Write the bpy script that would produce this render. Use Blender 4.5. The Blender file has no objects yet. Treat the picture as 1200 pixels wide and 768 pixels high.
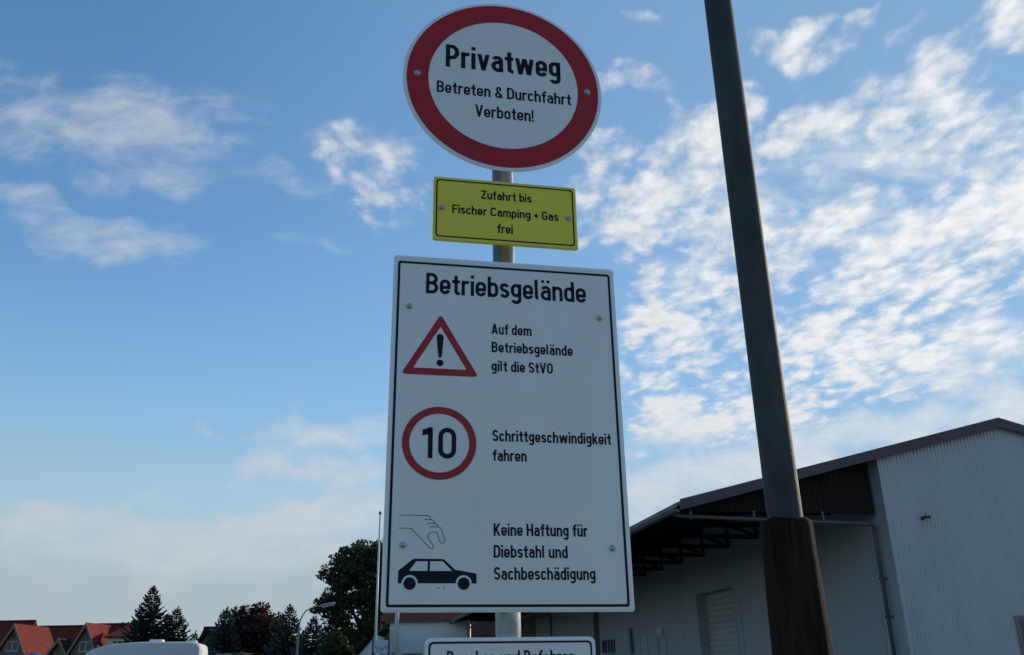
EXPO = 0.75
WSTR = 0.1
CLOUD_A = (3.4, 3.75, 4.1, 1)
CLOUD_B = (5.3, 5.4, 5.5, 1)
SKY_TINT = (0.72, 1.01, 1.14, 1)
GLOW_MIX = 0.75
GLOW_COL = (1.35, 2.25, 3.3, 1)
HZ_AMT = 1.0
HZ_COL = (2.42, 2.98, 3.22, 1)
CLOUD_LOW = (3.3, 3.45, 3.7, 1)
import bpy, bmesh, math, random
from mathutils import Vector, Matrix, noise as mnoise

random.seed(11)
SC = bpy.context.scene
COL = SC.collection
rad = math.radians

# ------------------------------------------------------------------ camera
FOC, PITCH, ROLL, EYE = 1018.1, rad(21.72), rad(-0.931), 1.6
_f = Vector((0, math.cos(PITCH), math.sin(PITCH)))
_u0 = Vector((0, -math.sin(PITCH), math.cos(PITCH)))
_r0 = Vector((1, 0, 0))
CR = math.cos(ROLL) * _r0 + math.sin(ROLL) * _u0
CU = -math.sin(ROLL) * _r0 + math.cos(ROLL) * _u0
cam = bpy.data.cameras.new('camera')
cam.sensor_width = 36.0
cam.lens = FOC / 1200 * 36
cam.clip_start = 0.05
cam.clip_end = 6000
camo = bpy.data.objects.new('camera', cam)
COL.objects.link(camo)
M3 = Matrix((CR, CU, -_f)).transposed()
camo.matrix_world = Matrix.Translation((0, 0, EYE)) @ M3.to_4x4()
SC.camera = camo


def ray(px, py):
    return CR * ((px - 600) / FOC) + CU * ((384 - py) / FOC) + _f


def at(px, py, Y):
    """world point seen at photo pixel (px, py) at a distance Y ahead"""
    d = ray(px, py)
    return Vector((0, 0, EYE)) + d * (Y / d.y)


# ------------------------------------------------------------------ view
SC.render.engine = 'CYCLES'
SC.view_settings.view_transform = 'Standard'
SC.view_settings.look = 'None'
SC.view_settings.exposure = EXPO
SC.view_settings.gamma = 1.0
SC.cycles.max_bounces = 6

# ------------------------------------------------------------------ sun and sky
SUN_AZ, SUN_EL = rad(53), rad(20)          # azimuth clockwise from +Y (the viewing direction)
sun = bpy.data.lights.new('sun', 'SUN')
sun.energy = 2.3
sun.angle = rad(0.5)
sun.color = (1.0, 0.9, 0.76)
suno = bpy.data.objects.new('sun', sun)
COL.objects.link(suno)
SD = Vector((math.sin(SUN_AZ) * math.cos(SUN_EL), math.cos(SUN_AZ) * math.cos(SUN_EL), math.sin(SUN_EL)))
suno.rotation_euler = SD.to_track_quat('Z', 'Y').to_euler()
suno.location = (30, 10, 40)


class NT:
    """tiny helper for building node trees"""
    def __init__(self, tree):
        self.t = tree
        for n in list(tree.nodes):
            tree.nodes.remove(n)

    def n(self, kind, **kw):
        nd = self.t.nodes.new(kind)
        for k, v in kw.items():
            if k == 'ins':
                for kk, vv in v.items():
                    self.set(nd, kk, vv)
            else:
                setattr(nd, k, v)
        return nd

    def set(self, nd, key, v):
        s = nd.inputs[key]
        if isinstance(v, bpy.types.NodeSocket):
            self.t.links.new(v, s)
        elif isinstance(v, bpy.types.Node):
            self.t.links.new(v.outputs[0], s)
        else:
            s.default_value = v

    def math(self, op, a, b=None, c=None, clamp=False):
        nd = self.n('ShaderNodeMath', operation=op, use_clamp=clamp)
        self.set(nd, 0, a)
        if b is not None:
            self.set(nd, 1, b)
        if c is not None:
            self.set(nd, 2, c)
        return nd.outputs[0]

    def mix(self, fac, a, b, blend='MIX'):
        nd = self.n('ShaderNodeMix', data_type='RGBA', blend_type=blend)
        self.set(nd, 0, fac)
        self.set(nd, 6, a)
        self.set(nd, 7, b)
        return nd.outputs[2]

    def ramp(self, fac, stops, interp='LINEAR'):
        nd = self.n('ShaderNodeValToRGB')
        cr = nd.color_ramp
        cr.interpolation = interp
        while len(cr.elements) < len(stops):
            cr.elements.new(0.5)
        for e, (p, c) in zip(cr.elements, stops):
            e.position = p
            e.color = c if len(c) == 4 else (*c, 1)
        self.set(nd, 0, fac)
        return nd.outputs[0]

    def rng(self, v, a, b, c, d, smooth=False):
        nd = self.n('ShaderNodeMapRange', interpolation_type='SMOOTHSTEP' if smooth else 'LINEAR', clamp=True)
        for k, x in enumerate((v, a, b, c, d)):
            self.set(nd, k, x)
        return nd.outputs[0]

    def noise(self, vec, scale, detail=4, rough=0.5, dist=0.0, dim='3D'):
        nd = self.n('ShaderNodeTexNoise', noise_dimensions=dim)
        if vec is not None:
            self.set(nd, 'Vector', vec)
        self.set(nd, 'Scale', scale)
        self.set(nd, 'Detail', detail)
        self.set(nd, 'Roughness', rough)
        self.set(nd, 'Distortion', dist)
        return nd.outputs[0]


world = bpy.data.worlds.new('World')
SC.world = world
world.use_nodes = True
W = NT(world.node_tree)
tc = W.n('ShaderNodeTexCoord')
sky = W.n('ShaderNodeTexSky', sky_type='NISHITA')
sky.sun_disc = False
sky.sun_elevation = SUN_EL
sky.sun_rotation = SUN_AZ
sky.air_density = 1.0
sky.dust_density = 0.25
sky.ozone_density = 1.6
sep = W.n('ShaderNodeSeparateXYZ', ins={0: tc.outputs['Generated']})
X, Y, Z = sep.outputs[0], sep.outputs[1], sep.outputs[2]
# clouds: a layer at one height, looked up where the view direction meets it
den = W.math('ADD', W.math('MAXIMUM', Z, 0.0), 0.07)
P = W.n('ShaderNodeCombineXYZ', ins={0: W.math('DIVIDE', X, den), 1: W.math('DIVIDE', Y, den), 2: 0.0})
# the sky in front, on the plane y = 1, is where the cloud fields are laid out
yy = W.math('MAXIMUM', Y, 0.02)
Q = W.n('ShaderNodeCombineXYZ', ins={0: W.math('DIVIDE', X, yy), 1: W.math('DIVIDE', Z, yy), 2: 0.0})
warp = W.n('ShaderNodeTexNoise', noise_dimensions='2D', ins={'Vector': Q.outputs[0], 'Scale': 7.0, 'Detail': 3.0})
Qw = W.n('ShaderNodeVectorMath', operation='MULTIPLY_ADD',
         ins={0: warp.outputs[1], 1: (0.13, 0.13, 0), 2: Q.outputs[0]})


def field(blobs):
    tot = None
    for (cx, cy, rx, ry, rot, w) in blobs:
        mp = W.n('ShaderNodeMapping', vector_type='TEXTURE', ins={'Vector': Qw.outputs[0]})
        mp.inputs['Location'].default_value = (cx + 0.065, cy + 0.065, 0)
        mp.inputs['Rotation'].default_value = (0, 0, rad(rot))
        mp.inputs['Scale'].default_value = (rx, ry, 1)
        g = W.n('ShaderNodeTexGradient', gradient_type='QUADRATIC_SPHERE', ins={0: mp.outputs[0]})
        v = W.math('MULTIPLY', g.outputs[1], w)
        tot = v if tot is None else W.math('ADD', tot, v)
    return tot


def skyblob(px, py, rx, ry, rot, w):
    d = ray(px, py)
    a, b = d.x / d.y, d.z / d.y
    d2 = ray(px + 1, py)
    sx = abs(d2.x / d2.y - a)
    d3 = ray(px, py - 1)
    sy = abs(d3.z / d3.y - b)
    return (a, b, rx * sx, ry * sy, rot, w)


PUFF = [skyblob(*q) for q in (
    (1060, 110, 260, 110, 22, 1.4), (930, 150, 130, 70, 10, 1.1), (800, 190, 180, 100, 30, 1.3), (700, 215, 90, 70, 0, .8),
    (760, 255, 140, 70, 0, 1.0), (860, 310, 190, 120, 25, 1.3), (1110, 300, 260, 100, 32, 1.5), (1000, 260, 110, 60, 20, 1.0),
    (960, 415, 280, 90, 18, 1.4), (1175, 220, 140, 110, 30, 1.4), (1120, 400, 160, 50, 12, 1.0), (800, 420, 140, 80, 10, 1.0),
    (1190, 25, 90, 45, 10, 1.3), (920, 50, 100, 36, 8, 1.2), (735, 95, 75, 32, 0, .9), (800, 30, 60, 32, 0, .8), (760, 18, 44, 30, 0, .8),
    (445, 208, 110, 75, -20, .42), (400, 185, 60, 40, 0, .25), (760, 370, 90, 50, 0, 1.0), (850, 470, 200, 60, 8, 1.1), (1000, 20, 70, 24, 15, .7))]
VEIL = [skyblob(*q) for q in (
    (100, 145, 270, 80, -8, 1.35), (180, 190, 100, 40, -10, .5), (30, 235, 110, 24, -10, .8), (130, 275, 170, 42, -8, 1.0), (100, 295, 90, 24, -12, .8), (330, 208, 90, 24, 0, .25), (380, 288, 80, 22, 0, .25),
    (235, 494, 40, 14, 0, .7), (400, 496, 150, 34, 2, 1.15), (360, 556, 220, 46, 2, 1.05),
    (50, 600, 150, 30, 2, .8), (360, 622, 330, 52, 2, 1.3), (300, 660, 380, 60, 0, .9), (150, 640, 260, 40, 0, .6),
    (830, 570, 240, 64, 8, 1.9), (1110, 490, 220, 50, 12, 1.5), (800, 500, 190, 44, 6, 1.3), (1130, 415, 170, 40, 10, 1.2), (1080, 200, 320, 190, 20, .34), (850, 260, 240, 190, 20, .30), (1180, 380, 90, 22, 10, .8), (700, 600, 240, 60, 0, 1.4), (960, 520, 200, 60, 8, 1.0))]
f1 = field(PUFF)
f2 = field(VEIL)
mpP = W.n('ShaderNodeMapping', ins={'Vector': P.outputs[0]})
mpP.inputs['Rotation'].default_value = (0, 0, rad(28))
mpP.inputs['Scale'].default_value = (1.25, 0.8, 1)
n1 = W.noise(mpP, 7.5, 6, 0.58, 0.1, '2D')
wv = W.n('ShaderNodeTexNoise', noise_dimensions='2D', ins={'Vector': P.outputs[0], 'Scale': 9.0, 'Detail': 4.0})
Pv = W.n('ShaderNodeVectorMath', operation='MULTIPLY_ADD', ins={0: wv.outputs[1], 1: (0.11, 0.11, 0), 2: P.outputs[0]})
mpV = W.n('ShaderNodeMapping', ins={'Vector': Pv.outputs[0]})
mpV.inputs['Rotation'].default_value = (0, 0, rad(28))
mpV.inputs['Scale'].default_value = (1.2, 0.8, 1)
vor = W.n('ShaderNodeTexVoronoi', voronoi_dimensions='2D', feature='SMOOTH_F1', ins={'Vector': mpV.outputs[0], 'Scale': 15.0, 'Smoothness': 0.55})
cell = W.rng(vor.outputs[0], 0.1, 0.75, 1.0, 0.0)
n2 = W.noise(P, 2.6, 3, 0.55, 0.3, '2D')
n4 = W.noise(P, 24.0, 3, 0.55, 0.2, '2D')
mpQ = W.n('ShaderNodeMapping', ins={'Vector': Q.outputs[0]})
mpQ.inputs['Scale'].default_value = (1.0, 2.1, 1)
mpQ.inputs['Rotation'].default_value = (0, 0, rad(8))
n3 = W.noise(mpQ, 9.0, 6, 0.60, 0.25, '2D')
puff = W.math('ADD', W.math('MULTIPLY', W.math('POWER', W.math('MINIMUM', f1, 1.0), 0.45), 0.36), W.math('ADD', W.math('MULTIPLY', n1, 1.05), W.math('ADD', W.math('MULTIPLY', n2, 0.50), W.math('ADD', W.math('MULTIPLY', n4, 0.14), W.math('MULTIPLY', cell, 0.24)))))
a1 = W.rng(puff, 1.03, 1.50, 0.0, 0.97, True)
a1 = W.math('MULTIPLY', a1, W.rng(f1, 0.0, 0.12, 0.0, 1.0, True))
veil = W.math('ADD', W.math('MULTIPLY', W.math('POWER', W.math('MINIMUM', f2, 1.0), 0.5), 0.50), W.math('MULTIPLY', n3, 1.1))
a2 = W.math('MULTIPLY', W.rng(veil, 0.57, 1.22, 0.0, W.rng(Z, 0.2, 0.42, 0.78, 0.62), True), W.rng(f2, 0.0, 0.15, 0.0, 1.0, True))
alpha = W.math('SUBTRACT', 1.0, W.math('MULTIPLY', W.math('SUBTRACT', 1.0, a1), W.math('SUBTRACT', 1.0, a2)))
alpha = W.math('MULTIPLY', alpha, W.rng(Z, 0.0, 0.05, 0.0, 1.0))
# thin cloud is greyer, thick cloud white; brighter towards the sun
sd = W.n('ShaderNodeVectorMath', operation='DOT_PRODUCT', ins={0: tc.outputs['Generated'], 1: tuple(SD)})
glow = W.rng(sd.outputs['Value'], 0.32, 0.97, 0.0, 1.0)
ccol = W.mix(glow, CLOUD_A, CLOUD_B)
shade = W.math('ADD', 1.0, W.math('MULTIPLY', W.math('SUBTRACT', W.rng(n4, 0.3, 0.7, 0.88, 1.06), 1.0), W.rng(Z, 0.15, 0.4, 0.0, 1.0)))
ccol = W.mix(W.rng(Z, 0.08, 0.30, 0.75, 0.0), ccol, CLOUD_LOW)
ccol = W.mix(1.0, ccol, W.n('ShaderNodeCombineXYZ', ins={0: shade, 1: shade, 2: shade}).outputs[0], 'MULTIPLY')
skycol = W.mix(1.0, sky.outputs[0], SKY_TINT, 'MULTIPLY')
# pale band of thin high cloud low over the horizon
hz = W.math('MULTIPLY', W.math('POWER', W.math('SUBTRACT', 1.0, W.rng(Z, 0.09, 0.46, 0.0, 1.0)), 2.0), HZ_AMT)
skycol = W.mix(hz, skycol, HZ_COL)
skycol = W.mix(W.math('MULTIPLY', glow, GLOW_MIX), skycol, GLOW_COL)
wcol = W.mix(alpha, skycol, ccol)
bg = W.n('ShaderNodeBackground', ins={0: wcol, 1: WSTR})
wo = W.n('ShaderNodeOutputWorld', ins={0: bg.outputs[0]})

# ------------------------------------------------------------------ materials
_mats = {}


def mat(name, col, rough=0.7, metal=0.0, var=0.12, scale=6.0, bump=0.0, bscale=40.0, stretch=(1, 1, 1), spec=0.5,
        dirt=0.0, coord='Object', island=0.0, transl=0.0):
    """procedural surface: base colour broken up by two sizes of noise, optional bump, stains and per-leaf variation"""
    if name in _mats:
        return _mats[name]
    m = bpy.data.materials.new(name)
    m.use_nodes = True
    T = NT(m.node_tree)
    c = T.n('ShaderNodeTexCoord')
    mp = T.n('ShaderNodeMapping', ins={'Vector': c.outputs[coord]})
    mp.inputs['Scale'].default_value = stretch
    n1 = T.noise(mp, scale, 6, 0.6)
    f = T.rng(n1, 0.3, 0.7, 1.0 - var, 1.0 + var)
    cc = T.mix(1.0, (*col, 1), T.n('ShaderNodeCombineXYZ', ins={0: f, 1: f, 2: f}).outputs[0], 'MULTIPLY')
    if dirt:
        n2 = T.noise(mp, scale * 0.37, 7, 0.68, 0.4)
        cc = T.mix(T.rng(n2, 0.52, 0.75, 0.0, dirt), cc, (col[0] * .45 + .01, col[1] * .42 + .01, col[2] * .36 + .008, 1))
    if island:
        g = T.n('ShaderNodeNewGeometry')
        f2 = T.rng(g.outputs['Random Per Island'], 0, 1, 1 - island, 1 + island)
        cc = T.mix(1.0, cc, T.n('ShaderNodeCombineXYZ', ins={0: f2, 1: f2, 2: f2}).outputs[0], 'MULTIPLY')
    b = T.n('ShaderNodeBsdfPrincipled')
    T.set(b, 'Base Color', cc)
    T.set(b, 'Metallic', metal)
    T.set(b, 'Specular IOR Level', spec)
    T.set(b, 'Roughness', T.rng(n1, 0.3, 0.7, max(rough - .08, .05), min(rough + .08, 1)))
    if bump:
        n3 = T.noise(mp, bscale, 5, 0.6)
        T.set(b, 'Normal', T.n('ShaderNodeBump', ins={'Strength': bump, 'Distance': 0.02, 'Height': n3}).outputs[0])
    out = b
    if transl:
        tr = T.n('ShaderNodeBsdfTranslucent', ins={0: cc})
        out = T.n('ShaderNodeMixShader', ins={0: transl, 1: b.outputs[0], 2: tr.outputs[0]})
    T.n('ShaderNodeOutputMaterial', ins={0: out.outputs[0]})
    _mats[name] = m
    return m


def tile_mat(name, col, axis_u, course=0.35, width=0.3):
    """roof tiles: courses and joints from two wave textures, weathered"""
    m = bpy.data.materials.new(name)
    m.use_nodes = True
    T = NT(m.node_tree)
    c = T.n('ShaderNodeTexCoord')
    s = T.n('ShaderNodeSeparateXYZ', ins={0: c.outputs['Object']})
    su, sv = s.outputs[axis_u], s.outputs[2]
    du = T.math('PINGPONG', su, width / 2)
    dv = T.math('FRACT', T.math('DIVIDE', sv, course * 0.7))
    n = T.noise(c.outputs['Object'], 1.3, 6, 0.65)
    n2 = T.noise(c.outputs['Object'], 9.0, 3, 0.6)
    f = T.math('MULTIPLY', T.rng(n, .3, .7, .72, 1.2), T.rng(n2, .3, .7, .85, 1.15))
    cc = T.mix(1.0, (*col, 1), T.n('ShaderNodeCombineXYZ', ins={0: f, 1: f, 2: f}).outputs[0], 'MULTIPLY')
    h = T.math('ADD', T.math('MULTIPLY', du, 4.0), T.math('MULTIPLY', dv, 0.5))
    b = T.n('ShaderNodeBsdfPrincipled', ins={'Base Color': cc, 'Roughness': 0.8, 'Specular IOR Level': 0.15})
    T.set(b, 'Normal', T.n('ShaderNodeBump', ins={'Strength': 0.8, 'Distance': 0.08, 'Height': h}).outputs[0])
    T.n('ShaderNodeOutputMaterial', ins={0: b.outputs[0]})
    _mats[name] = m
    return m


# ------------------------------------------------------------------ mesh helpers
class MB:
    def __init__(self):
        self.v, self.f = [], []

    def add(self, vs, fs):
        o = len(self.v)
        self.v += [tuple(p) for p in vs]
        self.f += [tuple(i + o for i in q) for q in fs]
        return self

    def poly(self, pts):
        return self.add(pts, [tuple(range(len(pts)))])

    def box(self, x0, x1, y0, y1, z0, z1):
        v = [(x, y, z) for x in (x0, x1) for y in (y0, y1) for z in (z0, z1)]
        return self.add(v, [(0, 1, 3, 2), (4, 6, 7, 5), (0, 4, 5, 1), (2, 3, 7, 6), (0, 2, 6, 4), (1, 5, 7, 3)])

    def prism(self, pts, vec):
        """closed outline (list of 3D points) swept along vec"""
        n = len(pts)
        vec = Vector(vec)
        a = [Vector(p) for p in pts]
        b = [p + vec for p in a]
        fs = [tuple(range(n))[::-1], tuple(range(n, 2 * n))]
        fs += [(i, (i + 1) % n, n + (i + 1) % n, n + i) for i in range(n)]
        return self.add(a + b, fs)

    def beam(self, p, q, w, h, up=(0, 0, 1)):
        p, q = Vector(p), Vector(q)
        d = (q - p).normalized()
        s = d.cross(Vector(up))
        if s.length < 1e-4:
            s = d.cross(Vector((0, 1, 0)))
        s.normalize()
        u = s.cross(d)
        o = [p + s * (a * w / 2) + u * (b * h / 2) for a, b in ((-1, -1), (1, -1), (1, 1), (-1, 1))]
        return self.prism(o, q - p)

    def tube(self, path, r, n=10, caps=True):
        path = [Vector(p) for p in path]
        rs = r if isinstance(r, (list, tuple)) else [r] * len(path)
        rings = []
        prev = None
        for i, p in enumerate(path):
            d = (path[min(i + 1, len(path) - 1)] - path[max(i - 1, 0)]).normalized()
            if prev is None:
                s = d.cross(Vector((0, 0, 1)))
                if s.length < 1e-3:
                    s = Vector((1, 0, 0))
            else:
                s = prev - d * prev.dot(d)
            s.normalize()
            prev = s
            t = d.cross(s)
            rings.append([p + s * (rs[i] * math.cos(2 * math.pi * k / n)) + t * (rs[i] * math.sin(2 * math.pi * k / n)) for k in range(n)])
        o = [q for rg in rings for q in rg]
        fs = [(i * n + k, i * n + (k + 1) % n, (i + 1) * n + (k + 1) % n, (i + 1) * n + k) for i in range(len(path) - 1) for k in range(n)]
        if caps:
            fs += [tuple(range(n))[::-1], tuple((len(path) - 1) * n + k for k in range(n))]
        return self.add(o, fs)

    def build(self, name, material, parent=None, loc=None, smooth=False, label=None, cat=None, group=None, kind=None, rz=0.0):
        me = bpy.data.meshes.new(name)
        me.from_pydata(self.v, [], self.f)
        me.validate()
        if not smooth == 'raw':
            bm = bmesh.new()
            bm.from_mesh(me)
            bmesh.ops.recalc_face_normals(bm, faces=bm.faces)
            bm.to_mesh(me)
            bm.free()
        if smooth is True:
            for p in me.polygons:
                p.use_smooth = True
        if material:
            me.materials.append(material)
        o = bpy.data.objects.new(name, me)
        COL.objects.link(o)
        if parent:
            o.parent = parent
        if loc:
            o.location = loc
        o.rotation_euler.z = rz
        tag(o, label, cat, group, kind)
        return o


def tag(o, label=None, cat=None, group=None, kind=None):
    for k, v in (('label', label), ('category', cat), ('group', group), ('kind', kind)):
        if v:
            o[k] = v
    return o


def empty(name, loc, label, cat, group=None, rz=0.0):
    o = bpy.data.objects.new(name, None)
    o.empty_display_size = 0.2
    COL.objects.link(o)
    o.location = loc
    o.rotation_euler.z = rz
    return tag(o, label, cat, group)


def soft_normals(o, angle=35):
    me = o.data
    for p in me.polygons:
        p.use_smooth = True
    try:
        me.set_sharp_from_angle(angle=rad(angle))
    except Exception:
        pass


# ------------------------------------------------------------------ lettering: the road-sign alphabet drawn as strokes
def arc(cx, cy, rx, ry, a0, a1, n=7):
    return [(cx + rx * math.cos(rad(a0 + (a1 - a0) * i / n)), cy + ry * math.sin(rad(a0 + (a1 - a0) * i / n))) for i in range(n + 1)]


XH = 0.72


def glyph(ch, t, k):
    """strokes of one letter of cap height 1, stroke width t, widths scaled by k.
    returns (outer width, [(points, closed)], [polygons])"""
    h = t / 2
    S, Q = [], []

    def st(*pts, closed=False):
        S.append((list(pts), closed))

    def slab(x0, y0, x1, y1):
        L = math.hypot(x1 - x0, y1 - y0)
        w = h * L / abs(y1 - y0)
        Q.append([(x0 - w, y0), (x0 + w, y0), (x1 + w, y1), (x1 - w, y1)])

    def dot(x, y, s=1.0):
        Q.append([(x - h * s, y - h * s), (x + h * s, y - h * s), (x + h * s, y + h * s), (x - h * s, y + h * s)])

    def loop(x0, y0, x1, y1, r):
        rx = min(r, (x1 - x0) / 2)
        ry = min(r * 1.08, (y1 - y0) / 2)
        st(*(arc(x1 - rx, y1 - ry, rx, ry, 0, 90) + arc(x0 + rx, y1 - ry, rx, ry, 90, 180) + arc(x0 + rx, y0 + ry, rx, ry, 180, 270) + arc(x1 - rx, y0 + ry, rx, ry, 270, 360)), closed=True)
    W = .46 * k
    yb, yx, yc = h, XH - h, 1 - h
    base = {'ä': 'a', 'ü': 'u'}.get(ch, ch)
    if base in 'aobdgpnuhec':
        pass
    xl, xr = h, W - h
    r = (xr - xl) / 2
    R = min(r, .2)
    if base == 'o':
        loop(xl, yb, xr, yx, R)
    elif base == 'b':
        st((xl, 0), (xl, 1)); loop(xl, yb, xr, yx, R)
    elif base == 'd':
        st((xr, 0), (xr, 1)); loop(xl, yb, xr, yx, R)
    elif base == 'p':
        st((xl, -.22), (xl, XH)); loop(xl, yb, xr, yx, R)
    elif base == 'g':
        loop(xl, yb + .07, xr, yx, R)
        d = -.27 + h
        st(*([(xr, XH), (xr, d + R)] + arc(xr - R, d + R, R, R, 0, -90)[1:] + arc(xl + R, d + R, R, R, -90, -160)))
    elif base in 'nh':
        st((xl, 0), (xl, XH if base == 'n' else 1))
        st(*(arc(xl + R, yx - R, R, R, 180, 90) + arc(xr - R, yx - R, R, R, 90, 0) + [(xr, 0)]))
    elif base == 'u':
        st((xr, 0), (xr, XH))
        st(*([(xl, XH)] + arc(xl + R, yb + R, R, R, 180, 270) + arc(xr - R, yb + R, R, R, 270, 360)))
    elif base == 'm':
        W = .73 * k
        xm, xr = W / 2, W - h
        st((xl, 0), (xl, XH))
        q = (xm - xl) / 2
        for a, b in ((xl, xm), (xm, xr)):
            st(*(arc(a + q, yx - q, q, q, 180, 90) + arc(b - q, yx - q, q, q, 90, 0) + [(b, 0)]))
    elif base == 'r':
        W = .33 * k
        st((xl, 0), (xl, XH))
        q = min(R, W - h - .06)
        st(*(arc(xl + q, yx - q, q, q, 180, 90) + [(W, yx)]))
    elif base == 'a':
        y2 = .43
        q = (y2 - yb) / 2
        st(*(arc(xl + R, yx - R, R, R, 155, 90) + arc(xr - R, yx - R, R, R, 90, 0) + [(xr, 0)]))
        st(*([(xr, y2)] + arc(xl + q, y2 - q, q, q, 90, 180) + arc(xl + q, yb + q, q, q, 180, 270) + [(xr - .04, yb), (xr, yb + .06)]))
    elif base == 'e':
        st(*(arc(xr - R, yb + R, R, R, -12, -90) + arc(xl + R, yb + R, R, R, 270, 180) + arc(xl + R, yx - R, R, R, 180, 90) + arc(xr - R, yx - R, R, R, 90, 0) + [(xr, .33)]))
        st((xr + h, .33), (xl, .33))
    elif base == 'c':
        W = .43 * k
        xr = W - h
        R = min((xr - xl) / 2, .2)
        st(*(arc(xr - R, yx - R, R, R, 8, 90) + arc(xl + R, yx - R, R, R, 90, 180) + arc(xl + R, yb + R, R, R, 180, 270) + arc(xr - R, yb + R, R, R, 270, 352)))
    elif base in 'sS':
        top = yx if base == 's' else yc
        W = (.42 if base == 's' else .5) * k
        xr = W - h
        q = (top - yb) / 4 * .98
        qx = min((xr - xl) / 2, q * 1.15)
        mid = (top + yb) / 2
        st(*(arc(xr - qx, top - q, qx, q, 18, 90) + arc(xl + qx, top - q, qx, q, 90, 235) + arc(xr - qx, yb + q, qx, q, 55, -90) + arc(xl + qx, yb + q, qx, q, -90, -162)))
    elif base == 't':
        W = .34 * k
        s = .1 * k + h
        q = min(.1, W - s)
        st(*([(s, .94)] + arc(s + q, yb + q, q, q, 180, 270) + [(W, yb)]))
        st((0, yx), (W, yx))
    elif base == 'f':
        W = .33 * k
        s = .09 * k + h
        q = min(.1, W - s)
        st(*([(s, 0)] + arc(s + q, yc - q, q, q, 180, 90) + [(W + .01, yc)]))
        st((0, yx), (W, yx))
    elif base == 'i':
        W = t
        st((h, 0), (h, XH)); dot(h, 1 - h * .95)
    elif base == 'l':
        W = t + .05 * k
        q = .09
        st(*([(h, 1)] + arc(h + q, yb + q, q, q, 180, 270)))
    elif base == 'k':
        W = .46 * k
        st((h, 0), (h, 1)); slab(h + .02, .22, W - h * 1.1, XH); slab(W - h * 1.1, 0, h + .16 * k, .42)
    elif base == 'v':
        W = .48 * k
        slab(W / 2, 0, h, XH); slab(W / 2, 0, W - h, XH)
    elif base == 'w':
        W = .74 * k
        a = W * .27
        slab(a, 0, h, XH); slab(a, 0, W / 2, XH); slab(W - a, 0, W / 2, XH); slab(W - a, 0, W - h, XH)
    elif base == 'V':
        W = .56 * k
        slab(W / 2, 0, h, 1); slab(W / 2, 0, W - h, 1)
    elif base == 'A':
        W = .58 * k
        slab(h, 0, W / 2, 1); slab(W - h, 0, W / 2, 1); st((W * .2, .25), (W * .8, .25))
    elif base in 'PBDR':
        W = .52 * k
        xr = W - h
        st((xl, 0), (xl, 1))
        if base == 'D':
            R = min((xr - xl) * .6, .22)
            st(*([(xl, yc)] + arc(xr - R, yc - R, R, R, 90, 0) + arc(xr - R, yb + R, R, R, 0, -90) + [(xl, yb)]))
        else:
            ym = .42 if base == 'P' else .52
            q = (yc - ym) / 2
            qx = min(q, .2, (xr - xl) * .7)
            x2 = xr - (0 if base == 'P' else .02)
            st(*([(xl, yc)] + arc(x2 - qx, yc - q, qx, q, 90, -90) + [(xl, ym)]))
            if base == 'B':
                q = (ym - yb) / 2
                st(*([(xl, ym)] + arc(xr - qx, ym - q, qx, q, 90, -90) + [(xl, yb)]))
    elif base == 'Z':
        W = .5 * k
        st((0.01, yc), (W - .02, yc)); st((0, yb), (W, yb)); slab(h * 1.2, t * .6, W - h * 1.4, 1 - t * .6)
    elif base == 'F':
        W = .47 * k
        st((xl, 0), (xl, 1)); st((xl, yc), (W, yc)); st((xl, .5), (W - .05, .5))
    elif base in 'CG':
        W = .52 * k
        xr = W - h
        R = min((xr - xl) / 2, .2)
        pts = arc(xr - R, yc - R, R, R, 5, 90) + arc(xl + R, yc - R, R, R, 90, 180) + arc(xl + R, yb + R, R, R, 180, 270)
        if base == 'C':
            st(*(pts + arc(xr - R, yb + R, R, R, 270, 355)))
        else:
            st(*(pts + arc(xr - R, yb + R, R, R, 270, 360) + [(xr, .47)])); st((xr + h, .47), (xl + (xr - xl) * .52, .47))
    elif base in 'O0':
        W = .52 * k
        loop(xl, yb, W - h, yc, .2)
    elif base == '1':
        W = .3 * k
        st((W - h, 0), (W - h, 1)); Q.append([(W - h, 1), (W - h, 1 - t * 1.5), (0, .73), (0, .73 + t * 1.25)])
    elif base == 'K':
        W = .54 * k
        st((h, 0), (h, 1)); slab(h, .3, W - h * 1.1, 1); slab(W - h * 1.1, 0, h + .13 * k, .57)
    elif base == 'H':
        W = .54 * k
        st((xl, 0), (xl, 1)); st((W - h, 0), (W - h, 1)); st((xl, .5), (W - h, .5))
    elif base == '+':
        W = .4 * k
        st((0, .42), (W, .42)); st((W / 2, .42 - W / 2), (W / 2, .42 + W / 2))
    elif base == '!':
        W = t
        Q.append([(h * .25, .26), (t - h * .25, .26), (t, 1), (0, 1)]); dot(h, h)
    elif base == '&':
        W = .56 * k
        x0 = .27 * k
        st(*(arc(x0, .76, .12 * k, .24 - h, -50, 180) + [(x0 - .10 * k, .62), (W - h * .6, .03)]))
        st(*([(x0 - .02, .56)] + arc(x0 - .02 * k, .24 + h * .3, .27 * k - h - .02 * k, .24 - h * .7, 120, 300) + [(W - h, .36)]))
    if ch in 'äü':
        dot(W * .5 - .105 * k - h * .2, .93, .92); dot(W * .5 + .105 * k + h * .2, .93, .92)
    return W, S, Q


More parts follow.
